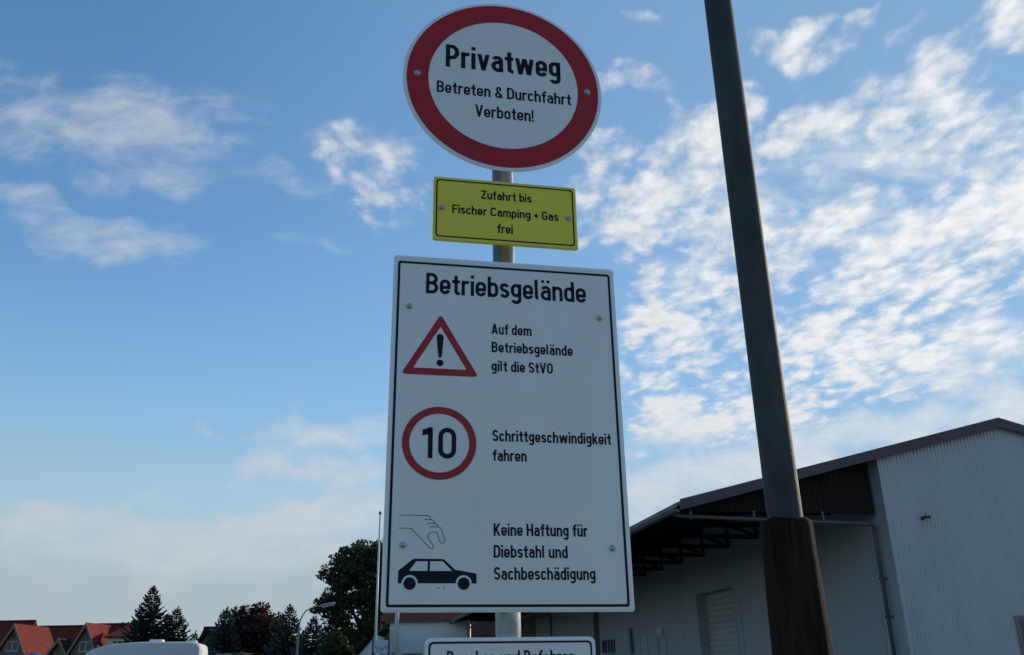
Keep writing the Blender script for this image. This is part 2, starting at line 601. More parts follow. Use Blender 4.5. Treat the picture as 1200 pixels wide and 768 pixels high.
def stroke_quads(mb, pts, closed, h, fn):
    """a line of width 2h along pts, mitred"""
    q = [pts[0]]
    for p in pts[1:]:
        if math.hypot(p[0] - q[-1][0], p[1] - q[-1][1]) > 1e-5:
            q.append(p)
    if closed and math.hypot(q[0][0] - q[-1][0], q[0][1] - q[-1][1]) < 1e-5:
        q.pop()
    n = len(q)
    L, Rr = [], []
    for i, p in enumerate(q):
        a = q[i - 1] if (i > 0 or closed) else None
        b = q[(i + 1) % n] if (i < n - 1 or closed) else None
        ds = []
        for u, v in ((a, p), (p, b)):
            if u is not None and v is not None:
                l = math.hypot(v[0] - u[0], v[1] - u[1])
                ds.append(((v[0] - u[0]) / l, (v[1] - u[1]) / l))
        nx = -sum(d[1] for d in ds)
        ny = sum(d[0] for d in ds)
        l = math.hypot(nx, ny) or 1
        nx, ny = nx / l, ny / l
        m = min(1 / max(abs(nx * -ds[0][1] + ny * ds[0][0]), .3), 2.0)
        L.append((p[0] + nx * h * m, p[1] + ny * h * m))
        Rr.append((p[0] - nx * h * m, p[1] - ny * h * m))
    vs = [fn(*p) for p in L] + [fn(*p) for p in Rr]
    fs = [(i, (i + 1) % n, n + (i + 1) % n, n + i) for i in range(n if closed else n - 1)]
    mb.add(vs, fs)


def lettering(text, u0, u1, v, H, t, y, parent, material, z0, name='lettering', gap=0.068, space=0.32, **kw):
    """one line of writing from u0 to u1 on the baseline v, cap height H, as a thin sheet on the sign's face"""
    def width(k):
        tot = 0
        for i, c in enumerate(text):
            tot += space * k if c == ' ' else glyph(c, t, k)[0]
            if i < len(text) - 1 and c != ' ' and text[i + 1] != ' ':
                tot += gap * k
        return tot
    lo, hi = .4, 2.2
    for _ in range(40):
        k = (lo + hi) / 2
        if width(k) * H < (u1 - u0):
            lo = k
        else:
            hi = k
    mb = MB()
    x = 0
    for i, c in enumerate(text):
        if c == ' ':
            x += space * k
            continue
        w, S, Q = glyph(c, t, k)
        fn = lambda a, b, x=x: (u0 + (x + a) * H, y, v - z0 + b * H)
        for pts, cl in S:
            stroke_quads(mb, pts, cl, t / 2, fn)
        for p in Q:
            mb.poly([fn(*a) for a in p])
        x += w + (gap * k if i < len(text) - 1 and text[i + 1] != ' ' else 0)
    return mb.build(name, material, parent, smooth='raw', **kw)


def rrect(x0, x1, z0, z1, r, n=6):
    return [(x, z) for a, (cx, cz) in zip((0, 90, 180, 270), ((x1 - r, z1 - r), (x0 + r, z1 - r), (x0 + r, z0 + r), (x1 - r, z0 + r))) for x, z in arc(cx, cz, r, r, a, a + 90, n)]


def ring(mb, outer, inner, y):
    n = len(outer)
    mb.add([(a, y, b) for a, b in outer] + [(a, y, b) for a, b in inner], [(i, (i + 1) % n, n + (i + 1) % n, n + i) for i in range(n)])
    return mb


def sheet(mb, outline, outline_mid, yf=0.0, ym=0.0022, yb=0.004):
    """sign plate: flat face, rolled edge sloping back, flat rear; outline_mid is the full outline"""
    n = len(outline)
    A = [(a, yf, b) for a, b in outline]
    B = [(a, ym, b) for a, b in outline_mid]
    Cc = [(a, yb, b) for a, b in outline_mid]
    fs = [tuple(range(n)), tuple(range(2 * n, 3 * n))[::-1]]
    for o in (0, n):
        fs += [(o + i, o + n + i, o + n + (i + 1) % n, o + (i + 1) % n) for i in range(n)]
    mb.add(A + B + Cc, fs)
    return mb


def bolt(parent, u, z, material, r=0.0062):
    mb = MB()
    prof = [(r * 1.35, 0.0), (r * 1.35, -.0012), (r, -.0013), (r * .92, -.0040), (r * .55, -.0058), (0.0004, -.0062)]
    n = 14
    vs = [(u + a * math.cos(2 * math.pi * k / n), b - .0008, z + a * math.sin(2 * math.pi * k / n)) for a, b in prof for k in range(n)]
    fs = [(i * n + k, i * n + (k + 1) % n, (i + 1) * n + (k + 1) % n, (i + 1) * n + k) for i in range(len(prof) - 1) for k in range(n)]
    mb.add(vs, fs)
    o = mb.build('bolt', material, parent)
    soft_normals(o, 40)
    return o

# ------------------------------------------------------------------ ground
M_asph = mat('asphalt', (.07, .068, .065), .9, var=.25, scale=3, bump=.4, bscale=120, coord='Object')
M_grass = mat('grass_ground', (.06, .09, .035), .95, var=.4, scale=.6, bump=.6, bscale=14)
MB().poly([(-900, -300, 0), (900, -300, 0), (900, 1500, 0), (-900, 1500, 0)]).build('ground', M_grass, kind='structure')
MB().poly([(-7.5, -60, .004), (4.2, -60, .004), (-9.5, 100, .004), (-22, 100, .004)]).build('road', M_asph, kind='structure')
MB().poly([(4.4, -30, .008), (60, -30, .008), (60, 23.6, .008), (4.0, 23.6, .008), (-8.6, 92, .008), (-9.3, 92, .008), (-.5, 24, .008)]).build('yard_pavement', mat('concrete_paving', (.24, .225, .20), .9, var=.2, scale=1.5), kind='structure')
kerb = MB()
kerb.prism([(4.2, -60, 0), (4.35, -60, 0), (4.35, -60, .12), (4.2, -60, .12)], (-13.7, 160, 0))
kerb.build('kerb', mat('kerb_stone', (.28, .27, .25), .9), kind='structure')

# ------------------------------------------------------------------ the signs and their post
TH = rad(10.926)
SX, SY = -.0063, 2.1155
M_white = mat('reflective_white', (.79, .75, .72), .42, var=.045, scale=7, dirt=.10, spec=.5, stretch=(1, 1, .22), bump=.02, bscale=3)
M_edge = mat('sign_edge', (.82, .80, .77), .4, var=.04, spec=.6)
M_black = mat('sign_black', (.014, .017, .028), .6, var=.05, spec=.12)
M_red = mat('sign_red', (.42, .014, .02), .45, var=.06, scale=8, spec=.3)
M_red2 = mat('sign_red_bright', (.42, .022, .03), .45, var=.06, scale=8, spec=.3)
M_yellow = mat('sign_yellow', (.82, .67, .05), .42, var=.04, spec=.4)
M_zinc = mat('galvanised', (.27, .29, .31), .42, metal=.9, var=.3, scale=26, bump=.08, bscale=90, stretch=(1, 1, .5))
M_bolt = mat('bolt_steel', (.42, .41, .40), .38, metal=.85, var=.1)


def sign(name, z0, label, cat='sign'):
    return empty(name, (SX, SY, z0), label, cat, 'signs on the galvanised post', TH)


def fittings(root, z0, zs, half, w=.024):
    """aluminium rails with pipe clamps behind the plate"""
    for z in zs:
        MB().box(-half, half, .0045, .016, z - z0 - w / 2, z - z0 + w / 2).build('mounting_rail', M_zinc, root)
        path = [(-.048, .017, z - z0)] + [(.0 + .036 * math.sin(rad(a)), .054 - .036 * math.cos(rad(a)), z - z0) for a in range(-60, -301, -20)] + [(.048, .017, z - z0)]
        MB().tube(path, .004, 6).build('clamp', M_zinc, root)


# round no-entry sign
z0 = 2.919
rd = sign('round_sign', z0, 'round white sign with a red ring reading Privatweg, topmost on the post')
cu, cz, RR = -.0052, 3.2161 - z0, .2974
circ = lambda R, n=96: [(cu + R * math.cos(2 * math.pi * i / n), cz + R * math.sin(2 * math.pi * i / n)) for i in range(n)]
o = sheet(MB(), circ(RR - .0075), circ(RR)).build('sign_plate', M_white, rd)
o.data.materials.append(M_edge)
for p in o.data.polygons:
    if len(p.vertices) == 4:
        p.material_index = 1
ring(MB(), circ(.2865), circ(.2235), -.0005).build('red_ring', M_red, rd)
for s, u0, u1, v, H, t in (('Privatweg', -.179, .1673, 3.2565, .0805, .156), ('Betreten & Durchfahrt', -.2038, .1966, 3.1633, .0403, .15), ('Verboten!', -.0913, .081, 3.0923, .0408, .15)):
    lettering(s, u0, u1, v, H, t, -.0006, rd, M_black, z0)
for u, z in ((-.2611, 3.2218), (.2471, 3.2164)):
    bolt(rd, u, z - z0, M_bolt, .0078)
fittings(rd, z0, (3.219,), .27)

# yellow supplementary sign
z0 = 2.684
yl = sign('supplementary_sign', z0, 'small yellow rectangular sign with black lettering, between the round and the large sign')
x0, x1, a0, a1 = -.2068, .1972, 0, .1985
sheet(MB(), rrect(x0 + .004, x1 - .004, a0 + .004, a1 - .004, .004), rrect(x0, x1, a0, a1, .007)).build('sign_plate', M_yellow, yl)
ring(MB(), rrect(-.1996, .1882, 2.6955 - z0, 2.8738 - z0, .009), rrect(-.1957, .1843, 2.6994 - z0, 2.8699 - z0, .007), -.0005).build('border_line', M_black, yl)
for s, u0, u1, v, H, t in (('Zufahrt bis', -.0747, .0681, 2.822, .0270, .165), ('Fischer Camping + Gas', -.1546, .1435, 2.7703, .0270, .165), ('frei', -.0304, .0131, 2.7193, .0278, .165)):
    lettering(s, u0, u1, v, H, t, -.0006, yl, M_black, z0)
for u, z in ((-.1845, 2.7851), (.1714, 2.7821)):
    bolt(yl, u, z - z0, M_bolt, .0062)
fittings(yl, z0, (2.7836,), .19)

# large information board
z0 = 1.7322
bg_ = sign('information_sign', z0, 'large white board headed Betriebsgelände with three red and black pictograms')
x0, x1, a0, a1 = -.3068, .2935, 0, .9002
o = sheet(MB(), rrect(x0 + .0065, x1 - .0065, .0065, a1 - .0065, .004), rrect(x0, x1, a0, a1, .008)).build('sign_plate', M_white, bg_)
o.data.materials.append(M_edge)
for p in o.data.polygons:
    if len(p.vertices) == 4:
        p.material_index = 1
ring(MB(), rrect(-.2955, .2815, 1.7435 - z0, 2.6155 - z0, .007), rrect(-.2893, .2753, 1.7497 - z0, 2.6093 - z0, .003), -.0005).build('border_line', M_black, bg_)
for s, u0, u1, v, H, t in (
        ('Betriebsgelände', -.2213, .2116, 2.5266, .0590, .150), ('Auf dem', -.0483, .0585, 2.4219, .0290, .165), ('Betriebsgelände', -.0482, .1678, 2.3717, .0290, .165),
        ('gilt die StVO', -.049, .1126, 2.32, .0288, .165), ('Schrittgeschwindigkeit', -.0478, .2585, 2.1366, .0290, .165), ('fahren', -.0475, .0382, 2.0868, .0288, .165),
        ('Keine Haftung für', -.0463, .1854, 1.9059, .0292, .162), ('Diebstahl und', -.0467, .1336, 1.855, .0292, .162), ('Sachbeschädigung', -.0465, .2, 1.8045, .0292, .162)):
    lettering(s, u0, u1, v, H, t, -.0006, bg_, M_black, z0)


def tri(cx, pts, r, n=5):
    """triangle with rounded corners, as an outline"""
    out = []
    m = len(pts)
    for i in range(m):
        p, a, b = Vector(pts[i]), Vector(pts[i - 1]), Vector(pts[(i + 1) % m])
        da, db = (a - p).normalized(), (b - p).normalized()
        half = da.angle(db) / 2
        c = p + (da + db).normalized() * (r / math.sin(half))
        s = p + da * (r / math.tan(half)) - c
        e = p + db * (r / math.tan(half)) - c
        ang0 = math.atan2(s.y, s.x)
        d = (math.atan2(e.y, e.x) - ang0 + math.pi) % (2 * math.pi) - math.pi
        out += [(c.x + r * math.cos(ang0 + d * k / n), c.y + r * math.sin(ang0 + d * k / n)) for k in range(n + 1)]
    return out


L = lambda v: v - z0
tri_o = tri(0, [(-.1811, L(2.4690)), (-.2793, L(2.3020)), (-.0825, L(2.3020))], .006)
tri_i = tri(0, [(-.1811, L(2.4345)), (-.2490, L(2.3200)), (-.1130, L(2.3200))], .0012)
w = ring(MB(), tri_o, tri_i, -.0005).build('warning_triangle', M_red2, bg_)
ex = MB()
ex.poly([(x, -.0006, L(z)) for x, z in [(-.1853, 2.3500), (-.1773, 2.3500)] + arc(-.1818, 2.4050, .0092, .0092, 0, 180, 8)])
ex.poly([(x, -.0006, L(z)) for x, z in arc(-.1813, 2.3355, .0088, .0088, 0, 345, 15)])
ex.build('exclamation_mark', M_black, w, smooth='raw')
cc_ = lambda R: [(-.1795 + R * math.cos(2 * math.pi * i / 64), L(2.1282) + R * math.sin(2 * math.pi * i / 64)) for i in range(64)]
w = ring(MB(), cc_(.0915), cc_(.0735), -.0005).build('speed_limit_ring', M_red2, bg_)
lettering('10', -.2215, -.1380, 2.0895, .0770, .150, -.0006, w, M_black, z0, name='numeral', gap=.16)
hd = MB()
ps = lambda pts: stroke_quads(hd, pts, False, .0007, lambda a, b: (a, -.0006, L(b)))
ps([(-.2706, 1.9512), (-.2070, 1.9512), (-.2020, 1.9502), (-.1990, 1.9480), (-.1975, 1.9450), (-.1966, 1.9418), (-.2116, 1.9418)])
ps([(-.1966, 1.9418), (-.1925, 1.9410), (-.1895, 1.9375), (-.1883, 1.9333), (-.2054, 1.9333)])
ps([(-.1883, 1.9333), (-.1840, 1.9322), (-.1812, 1.9290), (-.1804, 1.9247), (-.2003, 1.9247)])
ps([(-.1804, 1.9247), (-.1750, 1.9238), (-.1713, 1.9196), (-.1634, 1.8962), (-.1632, 1.8920), (-.1650, 1.8885), (-.1685, 1.8871), (-.1722, 1.8876), (-.1743, 1.8896),
    (-.1810, 1.9093), (-.1830, 1.9118), (-.1857, 1.9129), (-.1929, 1.9128), (-.1970, 1.9116), (-.2000, 1.9093), (-.2026, 1.9062), (-.2033, 1.9028), (-.2021, 1.8986),
    (-.1900, 1.8818), (-.1892, 1.8795), (-.1902, 1.8760), (-.1941, 1.8740), (-.1979, 1.8759), (-.2404, 1.9184), (-.2425, 1.9201), (-.2462, 1.9209), (-.2713, 1.9209)])
hd.build('hand_pictogram', M_black, bg_, smooth='raw')
car = MB()
car.poly([(u, -.0005, L(v)) for u, v in ((-.2697, 1.7963), (-.2697, 1.8240), (-.2390, 1.8485), (-.2350, 1.8512), (-.1670, 1.8512), (-.1630, 1.8495), (-.1385, 1.8272), (-.0900, 1.8190), (-.0875, 1.8165), (-.0875, 1.7963))])
car = car.build('car_pictogram', M_black, bg_, smooth='raw')
wn = MB()
wn.poly([(u, -.0008, L(v)) for u, v in ((-.2448, 1.8240), (-.2285, 1.8456), (-.2024, 1.8456), (-.2024, 1.8240))])
wn.poly([(u, -.0008, L(v)) for u, v in ((-.1968, 1.8240), (-.1968, 1.8456), (-.1670, 1.8456), (-.1450, 1.8240))])
wn.build('car_window', M_white, car, smooth='raw')
for c in (-.2429, -.1177):
    wh = MB()
    wh.poly([(x, -.0008, max(L(z), L(1.7955))) for x, z in arc(c, 1.7960, .0186, .0186, 0, 180, 20)])
    wh.build('wheel_arch', M_white, car, smooth='raw')
    wh = MB()
    wh.poly([(x, -.0011, L(z)) for x, z in arc(c, 1.7958, .0140, .0140, 0, 350, 35)])
    wh.build('wheel', M_black, car, smooth='raw')
for u, z in ((-.2635, 2.4869), (.2461, 2.4834), (-.261, 1.8819), (.2458, 1.8792)):
    bolt(bg_, u, L(z), M_bolt, .0062)
M_rem = mat('glue_remnant', (.42, .43, .42), .6, var=.5, scale=90)
rm = MB()
rm.poly([(-.1850, -.0007, L(1.7850)), (-.1745, -.0007, L(1.7845)), (-.1700, -.0007, L(1.7880)), (-.1790, -.0007, L(1.7878))])
rm.poly([(-.1660, -.0007, L(1.7838)), (-.1615, -.0007, L(1.7836)), (-.1620, -.0007, L(1.7925)), (-.1650, -.0007, L(1.7910))])
rm.build('sticker_remnant', M_rem, bg_, smooth='raw')
fittings(bg_, z0, (2.485, 1.8805), .27)

# lower board, mostly below the picture
z0 = 1.477
lw = sign('access_sign', z0, 'white sign with a black border line, lowest on the post, under the large board')
x0, x1, a1 = -.2049, .1920, 1.6777 - z0
o = sheet(MB(), rrect(x0 + .006, x1 - .006, .006, a1 - .006, .010), rrect(x0, x1, 0, a1, .014)).build('sign_plate', M_white, lw)
o.data.materials.append(M_edge)
for p in o.data.polygons:
    if len(p.vertices) == 4:
        p.material_index = 1
ring(MB(), rrect(-.1965, .1833, .009, 1.6692 - z0, .011), rrect(-.1922, .1790, .0133, 1.6649 - z0, .008), -.0005).build('border_line', M_black, lw)
lettering('Begehen und Befahren', -.1547, .1414, 1.6190, .0305, .145, -.0006, lw, M_black, z0)
for u in (-.16, .15):
    bolt(lw, u, .06, M_bolt)
fittings(lw, z0, (1.537,), .18)

post = empty('sign_post', (-.0205, 2.168, 0), 'grey galvanised round post carrying the signs', 'post')
MB().tube([(0, 0, 0), (0, 0, 3.42)], .0300, 32).build('pipe', M_zinc, post, smooth=True)
MB().tube([(0, 0, 3.4203), (0, 0, 3.435)], .0315, 24).build('pipe_cap', M_black, post)
MB().tube([(0, 0, 0), (0, 0, .05), (0, 0, .12)], [.16, .15, .11], 20).build('footing', mat('concrete', (.3, .29, .27), .9), post)

# ------------------------------------------------------------------ steel pole set in a wooden stump
UX, UY = .3070 * 4.2, 4.2
up = empty('utility_pole', (UX, UY, 0), 'tall dark steel pole rising out of a thick brown wooden stump, right of the signs', 'pole')
M_steel = mat('weathered_steel', (.044, .050, .047), .7, spec=.3, metal=.1, var=.5, scale=5, bump=.15, bscale=70, stretch=(1, 1, .35), dirt=.55)
M_wood = mat('old_wood', (.028, .015, .010), .9, spec=.08, var=.8, scale=7, bump=.5, bscale=30, stretch=(2.4, 2.4, .3), dirt=.6)
mb = MB()
mb.tube([(0, 0, 2.0 + i * .5) for i in range(13)], [.083 - .0004 * i for i in range(13)], 40)
o = mb.build('steel_shaft', M_steel, up, smooth=True)
soft_normals(o, 50)
# stump: slightly twisted, checked wood with a rounded top
n, rings = 72, []
prof = [(0, .150), (.5, .147), (1.0, .143), (1.4, .139), (1.6, .136), (1.75, .133), (1.9, .130), (2.0, .1265), (2.08, .1245), (2.14, .1235), (2.20, .1232), (2.238, .1225), (2.252, .1195), (2.258, .113), (2.260, .100), (2.260, .081), (2.200, .078)]
vs, fs = [], []
for z, r in prof:
    for k in range(n):
        a = 2 * math.pi * k / n
        q = Vector((math.cos(a) * 1.7, math.sin(a) * 1.7, z * .5))
        d = 1 + .018 * mnoise.noise(q * 1.3) + .014 * mnoise.noise(Vector((math.cos(a) * 9, math.sin(a) * 9, z * .7)))
        zz = z
        # a split that runs down from the top on the side facing the signs
        crack = abs((a - rad(258) - .05 * math.sin(z * 6) + math.pi) % (2 * math.pi) - math.pi)
        if z > 2.0 and r > .08:
            d *= 1 - .15 * max(0, 1 - crack / .085) * min(1, (z - 2.0) / .2)
        if z > 2.1:
            zz += .010 * mnoise.noise(Vector((math.cos(a) * 2.1, math.sin(a) * 2.1, 5.0)))
        rr = max(r * d, .079)
        vs.append((rr * math.cos(a) * .985, rr * math.sin(a), zz))
fs = [(i * n + k, i * n + (k + 1) % n, (i + 1) * n + (k + 1) % n, (i + 1) * n + k) for i in range(len(prof) - 1) for k in range(n)]
o = MB().add(vs, fs).build('wooden_stump', M_wood, up)
soft_normals(o, 75)

# ------------------------------------------------------------------ the warehouse
# local frame: x across the gable from the left eave, y along the hall away from us, z up
HT = math.atan2(.184, .983)
hall = empty('warehouse', (4.5936, 24.0, 0), 'large grey corrugated metal warehouse with a dark overhanging canopy roof, right of the signs', 'building', rz=-0.0)
hall.rotation_euler.z = HT
HL, EZ, AZP, SPAN, WX = 62.0, 5.82, 8.46, 20.64, 6.13
SL = (AZP - EZ) / (SPAN / 2)
rz_ = lambda x: EZ + SL * (x if x <= SPAN / 2 else SPAN - x)
M_corr = mat('grey_corrugated_metal', (.42, .43, .44), .5, metal=.15, var=.09, scale=1.2, dirt=.22, stretch=(1, 1, .25))
M_wall = mat('pale_wall_panels', (.33, .34, .34), .7, var=.07, scale=.8, dirt=.16, stretch=(1, 1, .4))
M_brown = mat('brown_trim', (.075, .05, .055), .55, var=.15, scale=2)
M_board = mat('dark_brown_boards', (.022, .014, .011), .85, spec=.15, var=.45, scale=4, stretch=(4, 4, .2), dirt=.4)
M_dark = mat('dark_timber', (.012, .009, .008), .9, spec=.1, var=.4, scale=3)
M_roof = mat('fibre_cement', (.22, .19, .18), .9, var=.3, scale=1.5)
M_gut = mat('grey_gutter', (.085, .095, .10), .5, metal=.2, var=.15, scale=5)
M_glass = mat('dark_window_glass', (.02, .025, .03), .08, var=.02, spec=.6)
M_frame = mat('window_frame_grey', (.30, .31, .31), .6, var=.1)
M_door = mat('ivory_door_panels', (.36, .37, .33), .55, var=.06, scale=1.0, dirt=.12)

# corrugated gable, one sheet folded into ribs
mb = MB()
pitch = .118
prof = []
x = WX
while x < 20.35:
    for dx, dy in ((0, 0), (.042, 0), (.062, -.024), (.098, -.024)):
        prof.append((x + dx, dy))
    x += pitch
prof.append((x, 0))
n = len(prof)
vs = [(px, py, 0) for px, py in prof] + [(px, py, rz_(px) - .02) for px, py in prof]
mb.add(vs, [(i, i + 1, n + i + 1, n + i) for i in range(n - 1)])
mb.build('gable_wall', M_corr, hall, smooth='raw')
# side wall with its openings
mb = MB()
OPEN = [(11.04, 14.86, .9, 4.68), (24.0, 25.0, 2.40, 3.86), (27.6, 30.4, 2.62, 3.34), (30.75, 32.1, .9, 5.2), (49.4, 55.4, .9, 6.0), (19.1, 20.35, .9, 3.12)]
ys = sorted({0.0, HL, *(q for o in OPEN for q in o[:2])})
zs = sorted({0.0, 7.44, *(q for o in OPEN for q in o[2:])})
for ya, yb in zip(ys, ys[1:]):
    for za, zb in zip(zs, zs[1:]):
        cy, cz = (ya + yb) / 2, (za + zb) / 2
        if not any(o[0] < cy < o[1] and o[2] < cz < o[3] for o in OPEN):
            mb.poly([(WX, ya, za), (WX, yb, za), (WX, yb, zb), (WX, ya, zb)])
for (ya, yb, za, zb) in OPEN:                              # reveals
    d = .42 if yb - ya > 3 else .14
    mb.poly([(WX, ya, za), (WX, ya, zb), (WX + d, ya, zb), (WX + d, ya, za)])
    mb.poly([(WX, yb, za), (WX, yb, zb), (WX + d, yb, zb), (WX + d, yb, za)])
    mb.poly([(WX, ya, zb), (WX, yb, zb), (WX + d, yb, zb), (WX + d, ya, zb)])
    mb.poly([(WX, ya, za), (WX, yb, za), (WX + d, yb, za), (WX + d, ya, za)])
y = .6
mb.build('side_wall', M_wall, hall, smooth='raw')
y = 1.05                                                   # standing joints of the wall panels, between the openings
while y < HL:
    if not any(o[0] - .1 < y < o[1] + .1 for o in OPEN):
        MB().box(WX - .012, WX - .002, y - .02, y + .02, 1.0, 7.2).build('panel_joint', M_wall, hall)
    y += 3.15
MB().box(WX + .003, 20.3, HL - .1, HL, 0, EZ + .9).build('end_wall', M_wall, hall)
MB().box(20.2, 20.33, 0.03, HL - .12, 0, EZ - .05).build('far_side_wall', M_corr, hall)
mb = MB()
mb.box(3.6, WX - .015, 2.5, HL - 2, .01, .9)
mb.build('loading_dock', mat('dock_concrete', (.3, .29, .27), .9, var=.2), hall)
# roof: two corrugated slopes
mb = MB()
for x0, x1 in ((-.10, SPAN / 2), (SPAN / 2, SPAN + .1)):
    N = 1
    mb.prism([(x0, -.16, EZ + SL * x0 + .05 if x0 < 5 else AZP + .05), (x1, -.16, AZP + .05 if x1 < 12 else EZ + SL * -.1 + .05),
              (x1, -.16, AZP + .13 if x1 < 12 else EZ - SL * .1 + .13), (x0, -.16, EZ + SL * x0 + .13 if x0 < 5 else AZP + .13)], (0, HL + .3, 0))
mb.build('roof', M_roof, hall)
mb = MB()                                                  # eave ends of the corrugated sheets: one scalloped strip
prof, y = [], .05
while y < HL:
    prof += [(y, .0), (y + .05, .035), (y + .09, .05), (y + .13, .035)]
    y += .177
nn = len(prof)
mb.add([(-.13, y, EZ - .02) for y, _ in prof] + [(-.13, y, EZ + .055 + z) for y, z in prof], [(i, i + 1, nn + i + 1, nn + i) for i in range(nn - 1)])
mb.build('roof_edge', M_roof, hall, smooth='raw')
# verge boards
mb = MB()
for x0, x1 in ((-.12, SPAN / 2), (SPAN / 2, SPAN + .12)):
    z0_, z1_ = (EZ - SL * .12, AZP) if x0 < 5 else (AZP, EZ - SL * .12)
    mb.prism([(x0, -.20, z0_ - .12), (x1, -.20, z1_ - .12), (x1, -.20, z1_ + .17), (x0, -.20, z0_ + .17)], (0, .035, 0))
mb.build('verge_board', M_brown, hall)
# vertical boarding that closes the end of the canopy
mb = MB()
x = .25
random.seed(3)
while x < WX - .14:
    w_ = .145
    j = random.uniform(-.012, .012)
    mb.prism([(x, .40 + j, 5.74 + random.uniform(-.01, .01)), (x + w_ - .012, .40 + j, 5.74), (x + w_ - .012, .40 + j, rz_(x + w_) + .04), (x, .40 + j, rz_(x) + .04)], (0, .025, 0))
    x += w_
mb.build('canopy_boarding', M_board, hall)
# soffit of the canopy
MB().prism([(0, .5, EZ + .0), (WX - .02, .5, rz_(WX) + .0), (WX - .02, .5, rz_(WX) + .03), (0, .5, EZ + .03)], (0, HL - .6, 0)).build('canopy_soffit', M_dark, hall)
random.seed(5)
proto = None
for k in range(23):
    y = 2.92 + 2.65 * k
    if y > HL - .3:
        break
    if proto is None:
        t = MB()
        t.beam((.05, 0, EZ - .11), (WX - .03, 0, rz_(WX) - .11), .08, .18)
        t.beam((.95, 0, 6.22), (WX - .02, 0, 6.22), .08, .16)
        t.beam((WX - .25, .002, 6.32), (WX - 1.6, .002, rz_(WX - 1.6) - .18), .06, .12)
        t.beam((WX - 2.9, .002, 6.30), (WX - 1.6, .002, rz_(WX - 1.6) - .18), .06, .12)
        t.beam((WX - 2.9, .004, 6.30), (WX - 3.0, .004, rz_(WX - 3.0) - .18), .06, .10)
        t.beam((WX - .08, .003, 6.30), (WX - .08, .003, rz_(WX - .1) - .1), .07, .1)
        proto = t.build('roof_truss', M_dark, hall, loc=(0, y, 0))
    else:
        c = proto.copy()
        COL.objects.link(c)
        c.parent = hall
        c.location = (0, y, 0)
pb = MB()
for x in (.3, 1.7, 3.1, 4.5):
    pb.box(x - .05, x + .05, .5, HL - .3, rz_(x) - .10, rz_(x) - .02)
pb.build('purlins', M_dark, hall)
# eaves gutter: half-round with an end cap
g = MB()
n = 9
gc = (-.16, EZ - .10)
A_ = [(gc[0] + .095 * math.cos(rad(180 + 180 * i / n)), gc[1] + .095 * math.sin(rad(180 + 180 * i / n))) for i in range(n + 1)]
B_ = [(gc[0] + .086 * math.cos(rad(360 - 180 * i / n)), gc[1] + .086 * math.sin(rad(360 - 180 * i / n))) for i in range(n + 1)]
g.prism([(a, -.05, b) for a, b in A_ + B_], (0, HL, 0))
g.prism([(a, -.056, b) for a, b in A_], (0, .005, 0))
g.build('gutter', M_gut, hall)
d = MB()
d.tube([(-.16, .35, 5.78), (-.16, .35, 5.70), (-.10, .34, 5.63), (.02, .30, 5.585), (.25, .28, 5.572), (3.0, .30, 5.51), (5.72, .34, 5.45), (5.90, .40, 5.43), (5.98, .47, 5.36), (5.99, .52, 5.22), (5.99, .54, 0.1)], .056, 10)
d.build('drain_pipe', M_gut, hall, smooth=True)
hg = None
for x in (.33, 2.20, 4.30):
    MB().box(x - .03, x + .03, .24, .29, 5.50, 5.76).build('pipe_hanger', M_gut, hall)
for z in (3.95, 2.92):
    MB().box(5.93, WX - .001, .46, .60, z - .03, z + .03).build('pipe_clip', mat('dark_clip', (.05, .055, .06), .6), hall)
# sectional door
dl = MB()
zz, i = .9, 0
while zz < 4.64:
    dl.prism([(WX + .43, 11.0, zz), (WX + .405, 11.0, zz + .02), (WX + .405, 11.0, zz + .19), (WX + .43, 11.0, zz + .21)], (0, 3.9, 0))
    zz += .235
dl.box(WX + .432, WX + .48, 11.0, 14.9, .9, 4.69)
dl = dl.build('sectional_door', M_door, hall)
fr = MB()
fr.box(WX - .02, WX + .02, 10.93, 11.035, .9, 4.76).box(WX - .02, WX + .02, 14.865, 14.93, .9, 4.76).box(WX - .021, WX + .019, 10.94, 14.92, 4.685, 4.765)
fr.build('door_surround', M_frame, hall)
# worn, hardly legible letters across the door
M_faint = mat('faded_paint', (.40, .41, .38), .7, var=.5, scale=12)
lt = MB()
random.seed(8)
yy_ = 11.75
for k in range(4):
    for seg in (((0, 0), (0, .42)), ((0, .42 if k % 2 else .03), (.25, .42 if k % 2 else .03)), ((.26, 0.1 * k), (.26, .42))):
        (a, b), (c, e) = seg
        stroke_quads(lt, [(a, b), (c, e)], False, .028, lambda p, q, k=k: (WX + .4025, 13.1 - k * .42 - p, 3.32 + q))
lt.build('faded_writing', M_faint, dl, smooth='raw')


def window(ya, yb, za, zb, bars=0, mull=0, name='window'):
    gl = MB().box(WX + .10, WX + .13, ya, yb, za, zb).build(name, M_glass, hall)
    f = MB()
    t = .06
    f.box(WX + .05, WX + .099, ya + .002, ya + t, za, zb).box(WX + .05, WX + .099, yb - t, yb - .002, za, zb)
    f.box(WX + .051, WX + .098, ya + t, yb - t, za + .002, za + t).box(WX + .051, WX + .098, ya + t, yb - t, zb - t, zb - .002)
    for k in range(mull):
        yc_ = ya + (yb - ya) * (k + 1) / (mull + 1)
        f.box(WX + .052, WX + .097, yc_ - .03, yc_ + .03, za + t, zb - t)
    f.build('frame', M_frame if not mull else mat('dark_grey_frame', (.09, .09, .10), .6), gl)
    s = MB().box(WX - .08, WX - .003, ya - .06, yb + .06, za - .06, za - .005).build('sill', M_frame, gl)
    return gl


